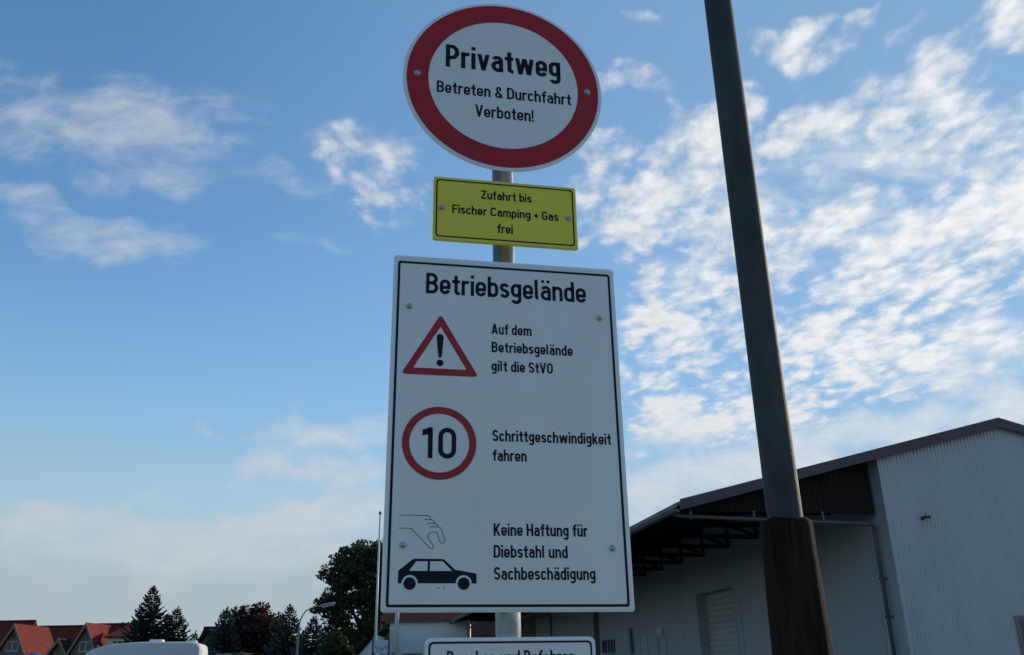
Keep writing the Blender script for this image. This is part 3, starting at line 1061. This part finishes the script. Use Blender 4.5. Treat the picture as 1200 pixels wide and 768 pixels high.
window(24.0, 25.0, 2.40, 3.86, mull=0)
window(27.6, 30.4, 2.62, 3.34, mull=4)
MB().box(WX + .10, WX + .14, 30.75, 32.1, .9, 5.2).build('narrow_door', mat('dark_grey_door', (.055, .05, .055), .7, var=.2), hall)
bd = MB()
y = 49.4
while y < 55.39:
    bd.box(WX + .10, WX + .14, y, y + .48, .9, 6.0)
    y += .5
bd.build('timber_door', mat('brown_door', (.12, .06, .04), .8, var=.3, scale=3, stretch=(1, 3, .3)), hall)
pd = MB().box(WX + .05, WX + .10, 19.1, 20.35, .9, 3.12).build('side_door', M_frame, hall)
MB().box(WX + .02, WX + .049, 19.25, 20.2, .95, 3.0).build('leaf', M_wall, pd)
MB().box(WX - .12, WX - .003, 19.4, 20.1, 3.24, 3.56).build('wall_box', mat('grey_box', (.45, .46, .46), .5), hall)
MB().box(WX - .03, WX - .003, 21.9, 22.55, 2.25, 3.2).build('notice_board', mat('blue_white_notice', (.28, .36, .45), .5, var=.5, scale=7), hall)
MB().tube([(WX - .06, 48.6, 5.70), (WX - .06, 44.2, 5.62), (WX - .06, 43.7, 5.5), (WX - .06, 43.7, .9)], .07, 8).build('wall_pipe', mat('dark_clip', (.05, .055, .06), .6), hall)
# gable: floodlight and a window low on the right
fl = MB()
fl.box(7.20, 7.28, -.05, -.026, 5.52, 5.62).tube([(7.24, -.04, 5.58), (7.25, -.16, 5.58)], .018, 8)
fl.prism([(7.17, -.16, 5.545), (7.32, -.19, 5.54), (7.32, -.19, 5.625), (7.17, -.16, 5.61)], (.015, -.09, -.02))
fl.tube([(7.24, -.18, 5.61), (7.25, -.19, 5.70)], .012, 6)
fl.build('floodlight', mat('black_lamp', (.02, .02, .022), .5), hall)
gw = MB().box(9.62, 11.2, -.040, -.027, 1.2, 2.78).build('gable_window', M_glass, hall)
MB().box(9.50, 9.615, -.06, -.027, 1.15, 2.90).box(11.205, 11.32, -.06, -.027, 1.15, 2.90).box(9.617, 11.203, -.062, -.028, 2.785, 2.90).build('frame', mat('dull_red_frame', (.22, .15, .15), .6), gw)


# ------------------------------------------------------------------ trees
def leaf_cloud(mb, c, rad3, n, size, rng, shell=.35, squash=.8):
    """n leaf-sized quads in an uneven ellipsoid"""
    vs, fs = mb.v, mb.f
    for _ in range(n):
        d = Vector((rng.gauss(0, 1), rng.gauss(0, 1), rng.gauss(0, 1))).normalized()
        r = (rng.random() * (1 - shell) + shell) ** .6
        p = Vector(c) + Vector((d.x * rad3[0] * r, d.y * rad3[1] * r, d.z * rad3[2] * r))
        a = Vector((rng.gauss(0, 1), rng.gauss(0, 1), rng.gauss(0, .8))).normalized()
        b = a.cross(Vector((rng.gauss(0, 1), rng.gauss(0, 1), rng.gauss(0, 1)))).normalized()
        s = size * rng.uniform(.6, 1.35)
        o = len(vs)
        vs += [tuple(p - a * s), tuple(p + b * s * .55), tuple(p + a * s), tuple(p - b * s * .55)]
        fs.append((o, o + 1, o + 2, o + 3))


M_bark = mat('bark', (.055, .045, .035), .95, var=.4, scale=5, bump=.6, bscale=12, stretch=(2, 2, .3))


def broad_tree(name, base, lobes, h_trunk, r_trunk, M_leaf, label, seed, clumps, per, leaf, clump_r, group=None):
    """lobes: world ellipsoids (centre, radii) that make up the crown"""
    rng = random.Random(seed)
    root = empty(name, base, label, 'tree', group)
    B = Vector(base)
    tr, cr = MB(), MB()
    top = Vector((0, 0, h_trunk))
    tr.tube([(0, 0, 0), (rng.uniform(-.1, .1), 0, h_trunk * .5), top], [r_trunk * 1.25, r_trunk, r_trunk * .8], 9)
    vol = [l[1][0] * l[1][1] * l[1][2] for l in lobes]
    tot = sum(vol)
    for (c, rr), v in zip(lobes, vol):
        c = Vector(c) - B
        n = max(3, int(clumps * v / tot))
        mid = top.lerp(c, .5) + Vector((rng.uniform(-.4, .4), rng.uniform(-.4, .4), .2))
        tr.tube([top * .85, mid, c], [r_trunk * .55, r_trunk * .36, r_trunk * .16], 6)
        for i in range(n):
            d = Vector((rng.gauss(0, 1), rng.gauss(0, 1), rng.gauss(0, 1))).normalized()
            r = rng.uniform(.35, 1.0)
            p = c + Vector((d.x * rr[0] * r, d.y * rr[1] * r, d.z * rr[2] * r))
            tr.tube([c.lerp(mid, .25), c.lerp(p, .5) + Vector((0, 0, rng.uniform(-.2, .3))), p], [r_trunk * .13, r_trunk * .07, r_trunk * .03], 4, caps=False)
            s = clump_r * rng.uniform(.6, 1.3)
            leaf_cloud(cr, p, (s, s, s * .72), per, leaf, rng)
    tr.build('trunk', M_bark, root)
    cr.build('crown', M_leaf, root, smooth='raw')
    return root


def spruce(name, base, H, R, M_leaf, label, seed, group=None, levels=26, droop=.25, dens=1.0, full=.8, size=.26):
    rng = random.Random(seed)
    root = empty(name, base, label, 'tree', group)
    tr, cr = MB(), MB()
    tr.tube([(0, 0, 0), (0, 0, H * .5), (0, 0, H)], [H * .018, H * .011, .01], 7)
    z = H * .08
    k = 0
    while z < H * .995:
        t = z / H
        Lm = R * (1 - t) ** full + .12
        nb = int(6 + 4 * (1 - t))
        a0 = rng.uniform(0, 6.28)
        for i in range(nb):
            a = a0 + 6.283 * i / nb + rng.uniform(-.3, .3)
            Lb = Lm * rng.uniform(.70, 1.12)
            dr = Vector((math.cos(a), math.sin(a), 0))
            side = Vector((-math.sin(a), math.cos(a), 0))
            steps = max(3, int(Lb / .17 * dens))
            prev = Vector((0, 0, z))
            for j in range(1, steps + 1):
                q = j / steps
                p = Vector((0, 0, z)) + dr * (Lb * q) + Vector((0, 0, (-droop * math.sin(q * 2.4) + .22 * q * q + .1 * t) * Lb))
                wd = (.20 + .70 * (1 - q)) * min(Lb, 1.5) * .55
                for sgn in (-1, 1):
                    tip = p + side * (sgn * wd * rng.uniform(.7, 1.2)) + dr * wd * .55 + Vector((0, 0, rng.uniform(-.16, .03)))
                    m = (p - prev).normalized() * size * .32
                    dz = Vector((0, 0, rng.uniform(-.10, -.03)))
                    o = len(cr.v)
                    cr.v += [tuple(prev - m * .3), tuple(p + m), tuple(tip), tuple(prev.lerp(tip, .6) + dz)]
                    cr.f.append((o, o + 1, o + 2, o + 3))
                prev = p
            o = len(cr.v)
            tp = prev + dr * .14 + Vector((0, 0, .05))
            cr.v += [tuple(prev - side * .05), tuple(tp), tuple(prev + side * .05)]
            cr.f.append((o, o + 1, o + 2))
        z += H / levels * rng.uniform(.75, 1.2) * (1 - .45 * t)
        k += 1
    for i in range(10):                                       # leader
        a = rng.uniform(0, 6.28)
        o = len(cr.v)
        zt = H * (.93 + .007 * i)
        cr.v += [(0, 0, zt), (math.cos(a) * .14, math.sin(a) * .14, zt + .10), (0.02, 0, zt + .24)]
        cr.f.append((o, o + 1, o + 2))
    tr.build('trunk', M_bark, root)
    cr.build('crown', M_leaf, root, smooth='raw')
    return root


LK = dict(rough=.75, var=.25, scale=.7, island=.38, spec=.25)
M_oak = mat('dark_green_leaves', (.048, .066, .030), transl=.22, **LK)
M_redleaf = mat('dark_red_leaves', (.055, .023, .022), transl=.22, **LK)
M_spruce = mat('dark_spruce_needles', (.034, .054, .044), **LK)
M_blue = mat('blue_spruce_needles', (.054, .080, .070), **LK)
M_light = mat('fresh_green_leaves', (.036, .052, .022), transl=.25, **LK)


def foot(px, Y):
    p = at(px, 768, Y)
    return Vector((p.x, p.y, 0))


def lobe(px, py, Y, rx, rz, ry=None):
    c = at(px, py, Y)
    s = Y / 1090
    return (tuple(c), (rx * s, (ry or rx) * s, rz * s))


# the big broadleaf tree left of the large board
Y = 88
broad_tree('broadleaf_tree', tuple(foot(432, Y)), [
    lobe(420, 668, Y, 34, 32), lobe(395, 680, Y - 1, 17, 20), lobe(438, 655, Y + 1, 30, 22), lobe(463, 672, Y, 32, 36), lobe(400, 706, Y - 1, 28, 17), lobe(378, 714, Y - 1.5, 16, 13),
    lobe(445, 702, Y, 34, 28), lobe(478, 700, Y + 1, 24, 26), lobe(428, 738, Y - 1, 24, 20), lobe(406, 748, Y - 2, 24, 16), lobe(448, 742, Y, 24, 26), lobe(385, 752, Y - 2, 22, 17), lobe(392, 732, Y - 2, 18, 13), lobe(420, 764, Y - 2, 28, 16)],
    4.5, .42, M_oak, 'tall dark green broadleaf tree beside the left edge of the large board', 4, 470, 64, .20, .85)
Y = 62
broad_tree('red_leaved_tree', tuple(foot(298, Y)), [
    lobe(296, 727, Y, 26, 17), lobe(282, 740, Y - .5, 22, 18), lobe(316, 738, Y - .5, 22, 18), lobe(300, 750, Y, 38, 24), lobe(328, 752, Y, 18, 22)],
    1.6, .2, M_redleaf, 'rounded dark red leaved tree between two blue spruces', 9, 220, 60, .13, .50)


def put_spruce(px, py, Y, R, *a, **kw):
    t = at(px, py, Y)
    return spruce(a[0], (t.x, t.y, 0), t.z, R, *a[1:], **kw)


put_spruce(180, 688, 72, 3.3, 'spruce', M_spruce, 'tallest dark spruce, behind the caravan roof', 1, levels=30, group='dark spruces behind the caravan')
put_spruce(208.5, 712, 73, 2.9, 'spruce', M_spruce, 'shorter dark spruce right of the tallest one behind the caravan', 2, levels=26, group='dark spruces behind the caravan')
put_spruce(197, 720, 75, 2.5, 'spruce', M_spruce, 'smallest dark spruce, squeezed between the two bigger ones', 12, levels=24, group='dark spruces behind the caravan')
put_spruce(266, 713, 60, 2.3, 'blue_spruce', M_blue, 'blue spruce on the left side of the red leaved tree', 3, levels=24, group='blue spruces around the red leaved tree')
put_spruce(340, 710, 58, 2.2, 'blue_spruce', M_blue, 'blue spruce on the right side of the red leaved tree, left of the street lamp', 5, levels=24, group='blue spruces around the red leaved tree')
put_spruce(368, 725, 56, 2.3, 'blue_spruce', M_blue, 'blue spruce just right of the street lamp pole', 6, levels=22, group='blue spruces around the red leaved tree')
put_spruce(229, 741, 66, .8, 'young_spruce', M_spruce, 'small thin spruce tip right of the caravan', 7, levels=18)
Y = 52
broad_tree('green_bush', tuple(foot(395, Y)), [lobe(395, 755, Y, 8, 10), lobe(402, 763, Y, 10, 9), lobe(386, 765, Y, 10, 9)], 1.2, .1, M_light, 'mid green bush under the big dark tree', 21, 36, 60, .11, .36)

# ------------------------------------------------------------------ street lamp and flagpoles
Y = 48
M_pole = mat('lamp_pole_grey', (.12, .13, .135), .45, metal=.4, var=.1)
p0 = foot(347, Y)
lamp = empty('street_lamp', tuple(p0), 'grey street lamp with a curved arm in front of the trees', 'street lamp')
pts = [Vector((0, 0, 0))] + [at(x, y, Y) - p0 for x, y in ((348.2, 768), (350.2, 735), (352, 727), (355, 720.5), (359.5, 715.5), (366, 712.5), (375.5, 710.3))]
pts[1].x = pts[2].x * .6
MB().tube(pts, [.07, .055, .042, .036, .034, .032, .03, .03], 10).build('mast', M_pole, lamp, smooth=True)
a, b = at(374.5, 710.6, Y) - p0, at(392.5, 706.8, Y) - p0
hb = MB().tube([a, a.lerp(b, .15), a.lerp(b, .6), b], [.04, .07, .08, .05], 10)
hb = hb.build('lamp_head', mat('lamp_head_grey', (.28, .29, .29), .5), lamp, smooth=True)
MB().beam(a.lerp(b, .2) + Vector((0, 0, -.10)), a.lerp(b, .9) + Vector((0, 0, -.07)), .10, .04).build('diffuser', mat('lamp_cover', (.5, .5, .46), .3), hb)

Y = 38
M_flag = mat('white_pole', (.58, .59, .58), .4, var=.05)
pt = at(445.6, 603, Y)
p0 = Vector((pt.x, pt.y, 0))
fp = empty('flagpole', tuple(p0), 'thin white flagpole rising along the left edge of the large board', 'flagpole')
lean = at(440.8, 750, Y)
MB().tube([(lean.x - pt.x - .02, 0, 0), (0, 0, pt.z)], [.060, .036], 12).build('mast', M_flag, fp, smooth=True)
MB().tube([(0, 0, pt.z), (0, 0, pt.z + .04), (0, 0, pt.z + .10), (0, 0, pt.z + .14)], [.05, .075, .06, .01], 10).build('finial', mat('dark_cap', (.08, .08, .09), .5), fp)
Y = 22
q = at(464.6, 745, Y)
fp = empty('flagpole', (q.x, q.y, 0), 'thick pale grey pole under the lower left corner of the large board', 'flagpole')
MB().tube([(0, 0, 0), (0, 0, 6.2)], [.052, .046], 14).build('mast', mat('pale_pole', (.50, .52, .53), .4, metal=.2, var=.06), fp, smooth=True)
MB().tube([(0, 0, 6.2), (0, 0, 6.26), (0, 0, 6.32)], [.05, .05, .01], 10).build('finial', mat('dark_cap', (.08, .08, .09), .5), fp)

# small board on two blue posts
Y = 36
bl, br = at(437.2, 750.5, Y), at(456.0, 750.0, Y)
sb = empty('notice_sign', (bl.x, Y, 0), 'small pale board with blue script between two blue posts, at the foot of the flagpole', 'sign')
wd = br.x - bl.x
M_bluepost = mat('dark_blue_post', (.03, .06, .16), .5)
for x in (0, wd):
    MB().box(x - .03, x + .03, -.03, .03, 0, bl.z + .05).build('post', M_bluepost, sb)
pn = MB().box(.032, wd - .032, -.012, .012, bl.z - 1.0, bl.z).build('panel', mat('pale_blue_board', (.46, .52, .58), .5, var=.05), sb)
sc = MB()
for zoff, sc_ in ((-.30, 1.0), (-.62, .7)):
    pl = [(.10 + i * .018 * sc_ * 1.1, bl.z + zoff + .07 * sc_ * math.sin(i * 1.15) + .04 * sc_ * math.sin(i * .37)) for i in range(26)]
    stroke_quads(sc, pl, False, .010, lambda a_, b_: (a_, -.0135, b_))
sc.build('script', M_bluepost, pn, smooth='raw')
Y = 33
rng = random.Random(31)
hb = MB()
hr = empty('hedge', tuple(foot(436, Y)), 'green hedge tips in front of the small blue script board', 'hedge')
B0 = foot(436, Y)
for i in range(46):
    c = at(rng.uniform(420, 462), rng.uniform(770, 792), Y + rng.uniform(-.5, .5)) - B0
    c.z -= abs(c.x) * .05
    leaf_cloud(hb, c, (.22, .22, .2), 40, .05, rng)
hb.build('foliage', M_light, hr, smooth='raw')
MB().tube([(0, 0, 0), (0, 0, 1.2), (.1, 0, 2.2)], [.06, .05, .02], 6).build('stem', M_bark, hr)

# ------------------------------------------------------------------ houses beyond the yard
M_tile = tile_mat('red_roof_tiles', (.145, .022, .014), 0)
M_tile2 = tile_mat('dark_red_roof_tiles', (.060, .018, .014), 0)
M_tile3 = tile_mat('brown_roof_tiles', (.10, .04, .024), 0, width=.26, course=.22)
M_tile4 = tile_mat('weathered_red_tiles', (.22, .055, .034), 0, width=.45)
M_plaster = mat('pale_plaster', (.84, .81, .74), .85, var=.06, scale=.5, dirt=.10)
M_gable = mat('grey_brown_timber', (.20, .135, .10), .85, var=.2, scale=3, stretch=(4, 1, .3))
M_barge = mat('tan_bargeboard', (.22, .155, .11), .7, var=.2)
M_winw = mat('white_window_frame', (.42, .44, .43), .5)


def gable_house(name, label, Y, apex, left, right, depth, wall_mat, tiles, barge, win=None, group=None, deep=10, over=.5):
    """a gable facing us: apex, left and right rake points as photo pixels at distance Y; roof runs back"""
    A, Lp, Rp = at(*apex, Y), at(*left, Y), at(*right, Y)
    root = empty(name, (A.x, Y, 0), label, 'house', group)
    O = Vector((A.x, Y, 0))
    # rakes carried down to the eaves
    ez = 3.0

    def down(P):
        t = (A.z - ez) / (A.z - P.z)
        return A + (P - A) * t
    l, r = down(Lp) - O, down(Rp) - O
    a = A - O
    back = Vector((0, depth, 0))
    ins = Vector((0, over, 0))
    w = MB()
    sl, sr = l.lerp(a, .06), r.lerp(a, .06)
    w.prism([Vector((sl.x, over, 0)), Vector((sr.x, over, 0)), sr + ins - Vector((0, 0, .1)), a + ins - Vector((0, 0, .2)), sl + ins - Vector((0, 0, .1))], back - ins * 2)
    w.build('wall', wall_mat, root)
    rf = MB()
    th = Vector((0, 0, .18))
    rf.prism([l, a, a + th, l + th], back)
    rf.prism([a, r, r + th, a + th], back)
    rf = rf.build('roof', tiles, root)
    bb = MB()
    for p in (l, r):
        bb.prism([p + Vector((0, -.06, -.20)), a + Vector((0, -.06, -.28)), a + Vector((0, -.06, .24)), p + Vector((0, -.06, .24))], (0, .055, 0))
    bb.build('bargeboard', barge, root)
    if win:
        c0, c1 = at(win[0], win[1], Y + over), at(win[2], win[3], Y + over)
        x0, x1, z0_, z1_ = c0.x - O.x, c1.x - O.x, c1.z, c0.z
        g = MB().box(x0, x1, over - .02, over - .003, z0_, z1_).build('window', M_glass, root)
        f = MB()
        for xa, xb in ((x0 - .1, x0), ((x0 + x1) / 2 - .06, (x0 + x1) / 2 + .06), (x1, x1 + .1)):
            f.box(xa, xb, over - .08, over - .022, z0_, z1_)
        f.box(x0 - .1, x1 + .1, over - .081, over - .021, z0_ - .12, z0_).box(x0 - .1, x1 + .1, over - .081, over - .021, z1_, z1_ + .1)
        f.build('frame', M_winw, g)
    return root, O, rf


def ridge_house(name, label, Y, p0, p1, tiles, half=5.0, slope=.95, group=None, wall=None, p1b=None):
    """a roof whose ridge runs across the picture from pixel p0 to p1"""
    A, B = at(*p0, Y + half), at(*p1, Y + half)
    z = (A.z + B.z) / 2
    O = Vector((A.x, Y + half, 0))
    root = empty(name, tuple(O), label, 'house', group)
    Ln = B.x - A.x
    e = z - half * slope
    rf = MB()
    for s in (-1, 1):
        rf.prism([(-.3, 0, z), (-.3, s * (half + .4), e - .4 * slope), (-.3, s * (half + .4), e - .4 * slope + .2), (-.3, 0, z + .2)], (Ln + .6, 0, 0))
    rf = rf.build('roof', tiles, root)
    w = MB()
    w.prism([(0, -half, 0), (0, half, 0), (0, half, e - .05), (0, 0, z - .05), (0, -half, e - .05)], (Ln, 0, 0))
    w.build('wall', wall or M_plaster, root)
    rc = MB().tube([(-.3, 0, z + .20), (Ln + .3, 0, z + .20)], .16, 8)
    rc.build('ridge_tiles', tiles, rf)
    return root, O, rf, z, e, Ln


G = 'red roofed houses beyond the yard on the left'
ridge_house('terraced_house', 'red roofed house with the highest ridge, cut by the left picture edge', 118, (-70, 729.8), (39, 731.6), M_tile, group=G)
r2 = ridge_house('terraced_house', 'red roofed house with the long plain roof slope between the two large gables', 116, (40.5, 735.4), (97, 737.2), M_tile, group=G)
gable_house('gabled_house', 'timber gable with tan bargeboards and a window, standing before the leftmost red roof', 108, (17, 733), (0, 757.5), (28, 767), 8, M_gable, M_tile, M_barge, win=(9.5, 752.5, 20, 762.5), group=G)
gable_house('gabled_house', 'smallest dark timber gable, low between the two larger gables', 106, (68.5, 750), (55, 767), (76.5, 767), 8, M_gable, M_tile2, M_barge, group=G)
gable_house('gabled_house', 'large timber gable with a white framed window, left of the caravan', 104, (101, 731.5), (78, 767.5), (111, 764), 9, M_gable, M_tile, M_barge, win=(95, 753, 107, 763), group=G)
root, O, rf, z, e, Ln = ridge_house('terraced_house', 'red roofed house with a pale dormer and chimney, behind the caravan', 106, (103, 732.5), (162, 735.4), M_tile, half=5.0, slope=1.0, group=G)
# dormer with a shallow roof, and the chimney
dz = MB()
c0, c1 = at(131, 749, 103.2) - O, at(152, 749, 103.2) - O
t0, t1 = at(119, 738, 108.0) - O, at(150, 738, 108.0) - O
dz.prism([Vector((c0.x - .8, c0.y - .3, c0.z + .1)), Vector((c1.x + .3, c1.y - .3, c1.z + .1)), Vector((c1.x + .3, t1.y + 1.2, t1.z + .5)), Vector((c0.x - .8, t0.y + 1.2, t0.z + .5))], (0, 0, .16))
dz = dz.build('dormer', M_tile, root)
MB().box(c0.x - .5, c1.x, c0.y, c0.y + 4, c0.z - 1.2, c0.z + .08).build('dormer_wall', mat('pale_yellow_plaster', (.52, .50, .32), .8), dz)
for k in range(3):
    xx = c0.x + (c1.x - c0.x) * (.10 + .3 * k)
    MB().box(xx, xx + .42, c0.y - .03, c0.y - .003, c0.z - .9, c0.z - .25).build('dormer_window', M_glass, dz)
ch0, ch1 = at(152.6, 732.5, 107) - O, at(158, 732.5, 107) - O
ch = MB().box(ch0.x, ch1.x, -3.2, -2.6, e, ch0.z + .1).build('chimney', mat('tan_brick', (.24, .16, .11), .9, var=.3, scale=8), rf)
MB().box(ch0.x - .06, ch1.x + .06, -3.26, -2.54, ch0.z + .102, ch0.z + .25).build('chimney_cap', M_dark, ch)
for xx in (128, 134.5):
    v = at(xx, 733, 107) - O
    MB().tube([(v.x, -.4, z - .3), (v.x, -.4, z + .45)], .10, 8).build('vent_pipe', M_dark, rf)
ridge_house('hipped_house', 'dark brown roofed house half hidden behind the left blue spruce', 96, (242, 738), (285, 738), M_tile2, half=4.5, slope=.9)
o = gable_house('side_house', 'dark red roof slope beside the young spruce, behind the trees', 90, (243, 739), (232, 752), (262, 752), 7, M_gable, M_tile2, M_dark)

# white house under the large board
Y = 78
w0, w1 = at(457, 730, Y), at(547, 730, Y)
ev = at(500, 727.0, Y).z
wh_ = empty('white_house', (w0.x, Y, 0), 'white rendered house with a weathered red tiled eave, seen under the large board', 'house')
Wd = w1.x - w0.x
MB().box(0, Wd, 0, 7, 0, ev - .05).build('wall', M_plaster, wh_)
rf = MB()
rf.prism([(-.75, -.55, ev - .1), (-.75, 3.5, ev + 3.0), (-.75, 3.5, ev + 3.15), (-.75, -.55, ev + .06)], (Wd + 1.0, 0, 0))
rf.prism([(-.75, 7.55, ev - .1), (-.75, 3.5, ev + 3.0), (-.75, 3.5, ev + 3.15), (-.75, 7.55, ev + .06)], (Wd + 1.0, 0, 0))
rf.build('roof', M_tile4, wh_)
MB().prism([(0.1, 0.05, ev - .1), (0.1, 6.95, ev - .1), (0.1, 3.5, ev + 2.7)], (Wd - .2, 0, 0)).build('attic', M_plaster, wh_)
MB().tube([(-.75, -.62, ev - .06), (Wd + .25, -.62, ev - .06)], .045, 8).build('gutter', mat('dark_gutter', (.14, .10, .09), .6), wh_)
MB().tube([(Wd + .62, -.70, ev - .42), (Wd + .16, -.70, ev - .85), (Wd + .08, -.70, ev - 1.0), (Wd + .08, -.70, 0)], .06, 8).build('downpipe', M_flag, wh_)
# low shed with a rising rake, left of it
Y = 74
s0, s1 = at(416, 771, Y), at(446, 736.5, Y)
sh = empty('lean_to_shed', (s0.x, Y, 0), 'pale lean-to with a rising sloped roof edge beside the white house', 'shed')
dx, dz_ = s1.x - s0.x, s1.z - s0.z
MB().prism([(0.05, 0, 0), (dx - .35, 0, 0), (dx - .35, 0, s1.z - .5), (.05, 0, s0.z - .05)], (0, 5, 0)).build('wall', M_plaster, sh)
MB().prism([(-.3, -.3, s0.z - .3), (dx, -.3, s1.z), (dx, -.3, s1.z + .16), (-.3, -.3, s0.z - .14)], (0, 5.5, 0)).build('roof', M_dark, sh)
# brown tiled roof seen beneath the canopy's far end
Y = 92
q0, q1 = at(549, 731.5, Y), at(600, 731.5, Y)
th_ = empty('tiled_house', (q0.x, Y, 0), 'house with a brown tiled roof behind the galvanised post', 'house')
ez = at(560, 749, Y).z
wdt = q1.x - q0.x + 3
MB().prism([(-.1, 0, ez), (-.1, 5, q0.z + 1.8), (-.1, 10, ez), (-.1, 10, ez - .15), (-.1, 5, q0.z + 1.65), (-.1, 0, ez - .15)], (wdt, 0, 0)).build('roof', M_tile3, th_)
MB().prism([(.2, .4, 0), (.2, 9.6, 0), (.2, 9.6, ez - .1), (.2, 5, q0.z + 1.5), (.2, .4, ez - .1)], (wdt - .6, 0, 0)).build('wall', M_plaster, th_)

# low garden wall in front of the white house
Y = 50
g0, g1 = at(472, 766, Y), at(494, 766.5, Y)
gw_ = MB().box(0, g1.x - g0.x, -.12, .12, 0, g0.z).build('garden_wall', mat('dull_brick', (.20, .12, .11), .9, var=.3, scale=6), loc=(g0.x, Y, 0), label='low reddish garden wall in front of the white house', cat='wall')

# ------------------------------------------------------------------ caravan
DEL = rad(12.3)
c0 = at(86.5, 768, 30.5)
cv = empty('caravan', (c0.x, c0.y, 0), 'grey white caravan with a rounded nose, roof hatches and a bright sunlit end wall', 'caravan')
cv.rotation_euler.z = DEL
ct = at(180, 752.5, 31.2).z
Lc, Wc = 3.98, 2.2
M_cv = mat('caravan_shell', (.58, .56, .53), .7, var=.05, scale=1.5, dirt=.08)
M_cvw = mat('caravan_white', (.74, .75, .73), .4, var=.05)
# side outline: rounded nose at the left, upright rear
out = [(0.05, .55), (0.0, 1.3), (0.02, 1.9), (.12, ct - .62), (.28, ct - .40), (.52, ct - .22), (.85, ct - .11), (1.3, ct - .045), (2.0, ct), (3.2, ct), (3.7, ct - .015), (3.86, ct - .05), (3.94, ct - .12), (3.97, ct - .22), (Lc, 1.6), (Lc - .03, .55)]
n = len(out)
rings = [(-.0, .00), (.035, .06), (.10, .10), (Wc - .10, .10), (Wc - .035, .06), (Wc, .0)]
vs, fs = [], []
cx_, cz_ = Lc / 2, 1.5
for yv, gro in rings:
    for x, z in out:
        d = gro - .10
        vs.append((x + (-d if x < cx_ else d) * .8, yv, z + (d if z > cz_ else -d) * .8))
for j in range(len(rings) - 1):
    fs += [(j * n + i, j * n + (i + 1) % n, (j + 1) * n + (i + 1) % n, (j + 1) * n + i) for i in range(n)]
fs += [tuple(range(n))[::-1], tuple((len(rings) - 1) * n + i for i in range(n))]
o = MB().add(vs, fs).build('body', M_cv, cv)
soft_normals(o, 38)
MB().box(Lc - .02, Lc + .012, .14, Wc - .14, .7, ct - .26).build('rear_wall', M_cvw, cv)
for x0, x1, h in ((2.15, 2.62, .10), (3.35, 3.72, .06), (.95, 1.25, .05)):
    hh = MB()
    hh.prism([(x0, .7, ct + (0 if x0 > 1.3 else -.08)), (x1, .7, ct + (0 if x0 > 1.3 else -.08)), (x1 - .04, .7, ct + h + (0 if x0 > 1.3 else -.08)), (x0 + .04, .7, ct + h + (0 if x0 > 1.3 else -.08))], (0, .5, 0))
    hh.build('roof_hatch', M_cvw, cv)
for x0, x1 in ((.55, 1.35), (2.3, 3.2)):
    MB().box(x0, x1, -.012, -.002, 1.35, 1.95).build('window', M_glass, cv)
MB().box(1.55, 2.1, -.010, -.002, .62, 2.2).build('door', M_cvw, cv)
for y in (.05, Wc - .05):
    w_ = MB().tube([(2.1, y - .09, .32), (2.1, y + .09, .32)], .32, 20).build('wheel', M_black, cv)
    MB().tube([(2.1, y - .1, .32), (2.1, y + .1, .32)], .18, 16).build('rim', M_zinc, w_)
MB().beam((0, Wc / 2, .5), (-1.1, Wc / 2, .45), .08, .08).build('drawbar', M_zinc, cv)

# pale roofed van just right of the caravan
Y = 27
v0, v1 = at(236, 768, Y), at(280, 768, Y)
vt = at(255, 765.2, Y).z
vn = empty('parked_van', (v0.x, Y, 0), 'pale roofed van showing only its low roof line, right of the caravan', 'van')
Lv = v1.x - v0.x + 1.9
M_van = mat('van_paint', (.10, .11, .11), .35, var=.04)
M_vanr = mat('van_roof_paint', (.42, .44, .43), .35, var=.04)
o = MB().prism([(0, 0, .4), (-.02, 0, 1.3), (.16, 0, vt - .22), (.30, 0, vt - .07), (Lv - 1.9, 0, vt - .07), (Lv - 1.1, 0, 1.35), (Lv - .1, 0, 1.1), (Lv, 0, .9), (Lv, 0, .4)], (0, 1.85, 0)).build('body', M_van, vn)
o = MB().prism([(.26, .08, vt - .068), (.45, .08, vt - .02), (1.1, .08, vt), (Lv - 2.4, .08, vt - .01), (Lv - 1.95, .08, vt - .068)], (0, 1.69, 0)).build('roof', M_vanr, vn)
MB().box(.5, Lv - 2.1, -.008, -.002, 1.35, vt - .25).build('window', M_glass, vn)
for x in (.8, Lv - .9):
    for y in (.12, 1.73):
        MB().tube([(x, y - .13, .33), (x, y + .13, .33)], .33, 20).build('wheel', M_black, vn)

# blue parasol far off on the left
Y = 60
pt = at(40.5, 764.5, Y)
ps_ = empty('parasol', (pt.x, Y, 0), 'blue parasol top in front of the red roofs', 'parasol')
n = 12
prof = [(.02, 0), (.22, -.05), (.42, -.16), (.60, -.36), (.72, -.62)]
vs = [(r * math.cos(6.2832 * k / n), r * math.sin(6.2832 * k / n), pt.z + z) for r, z in prof for k in range(n)]
fs = [(i * n + k, i * n + (k + 1) % n, (i + 1) * n + (k + 1) % n, (i + 1) * n + k) for i in range(len(prof) - 1) for k in range(n)]
MB().add(vs, fs).build('canopy', mat('blue_canvas', (.02, .07, .28), .7), ps_)
MB().tube([(0, 0, 0), (0, 0, pt.z - .01)], .025, 8).build('pole', M_flag, ps_)
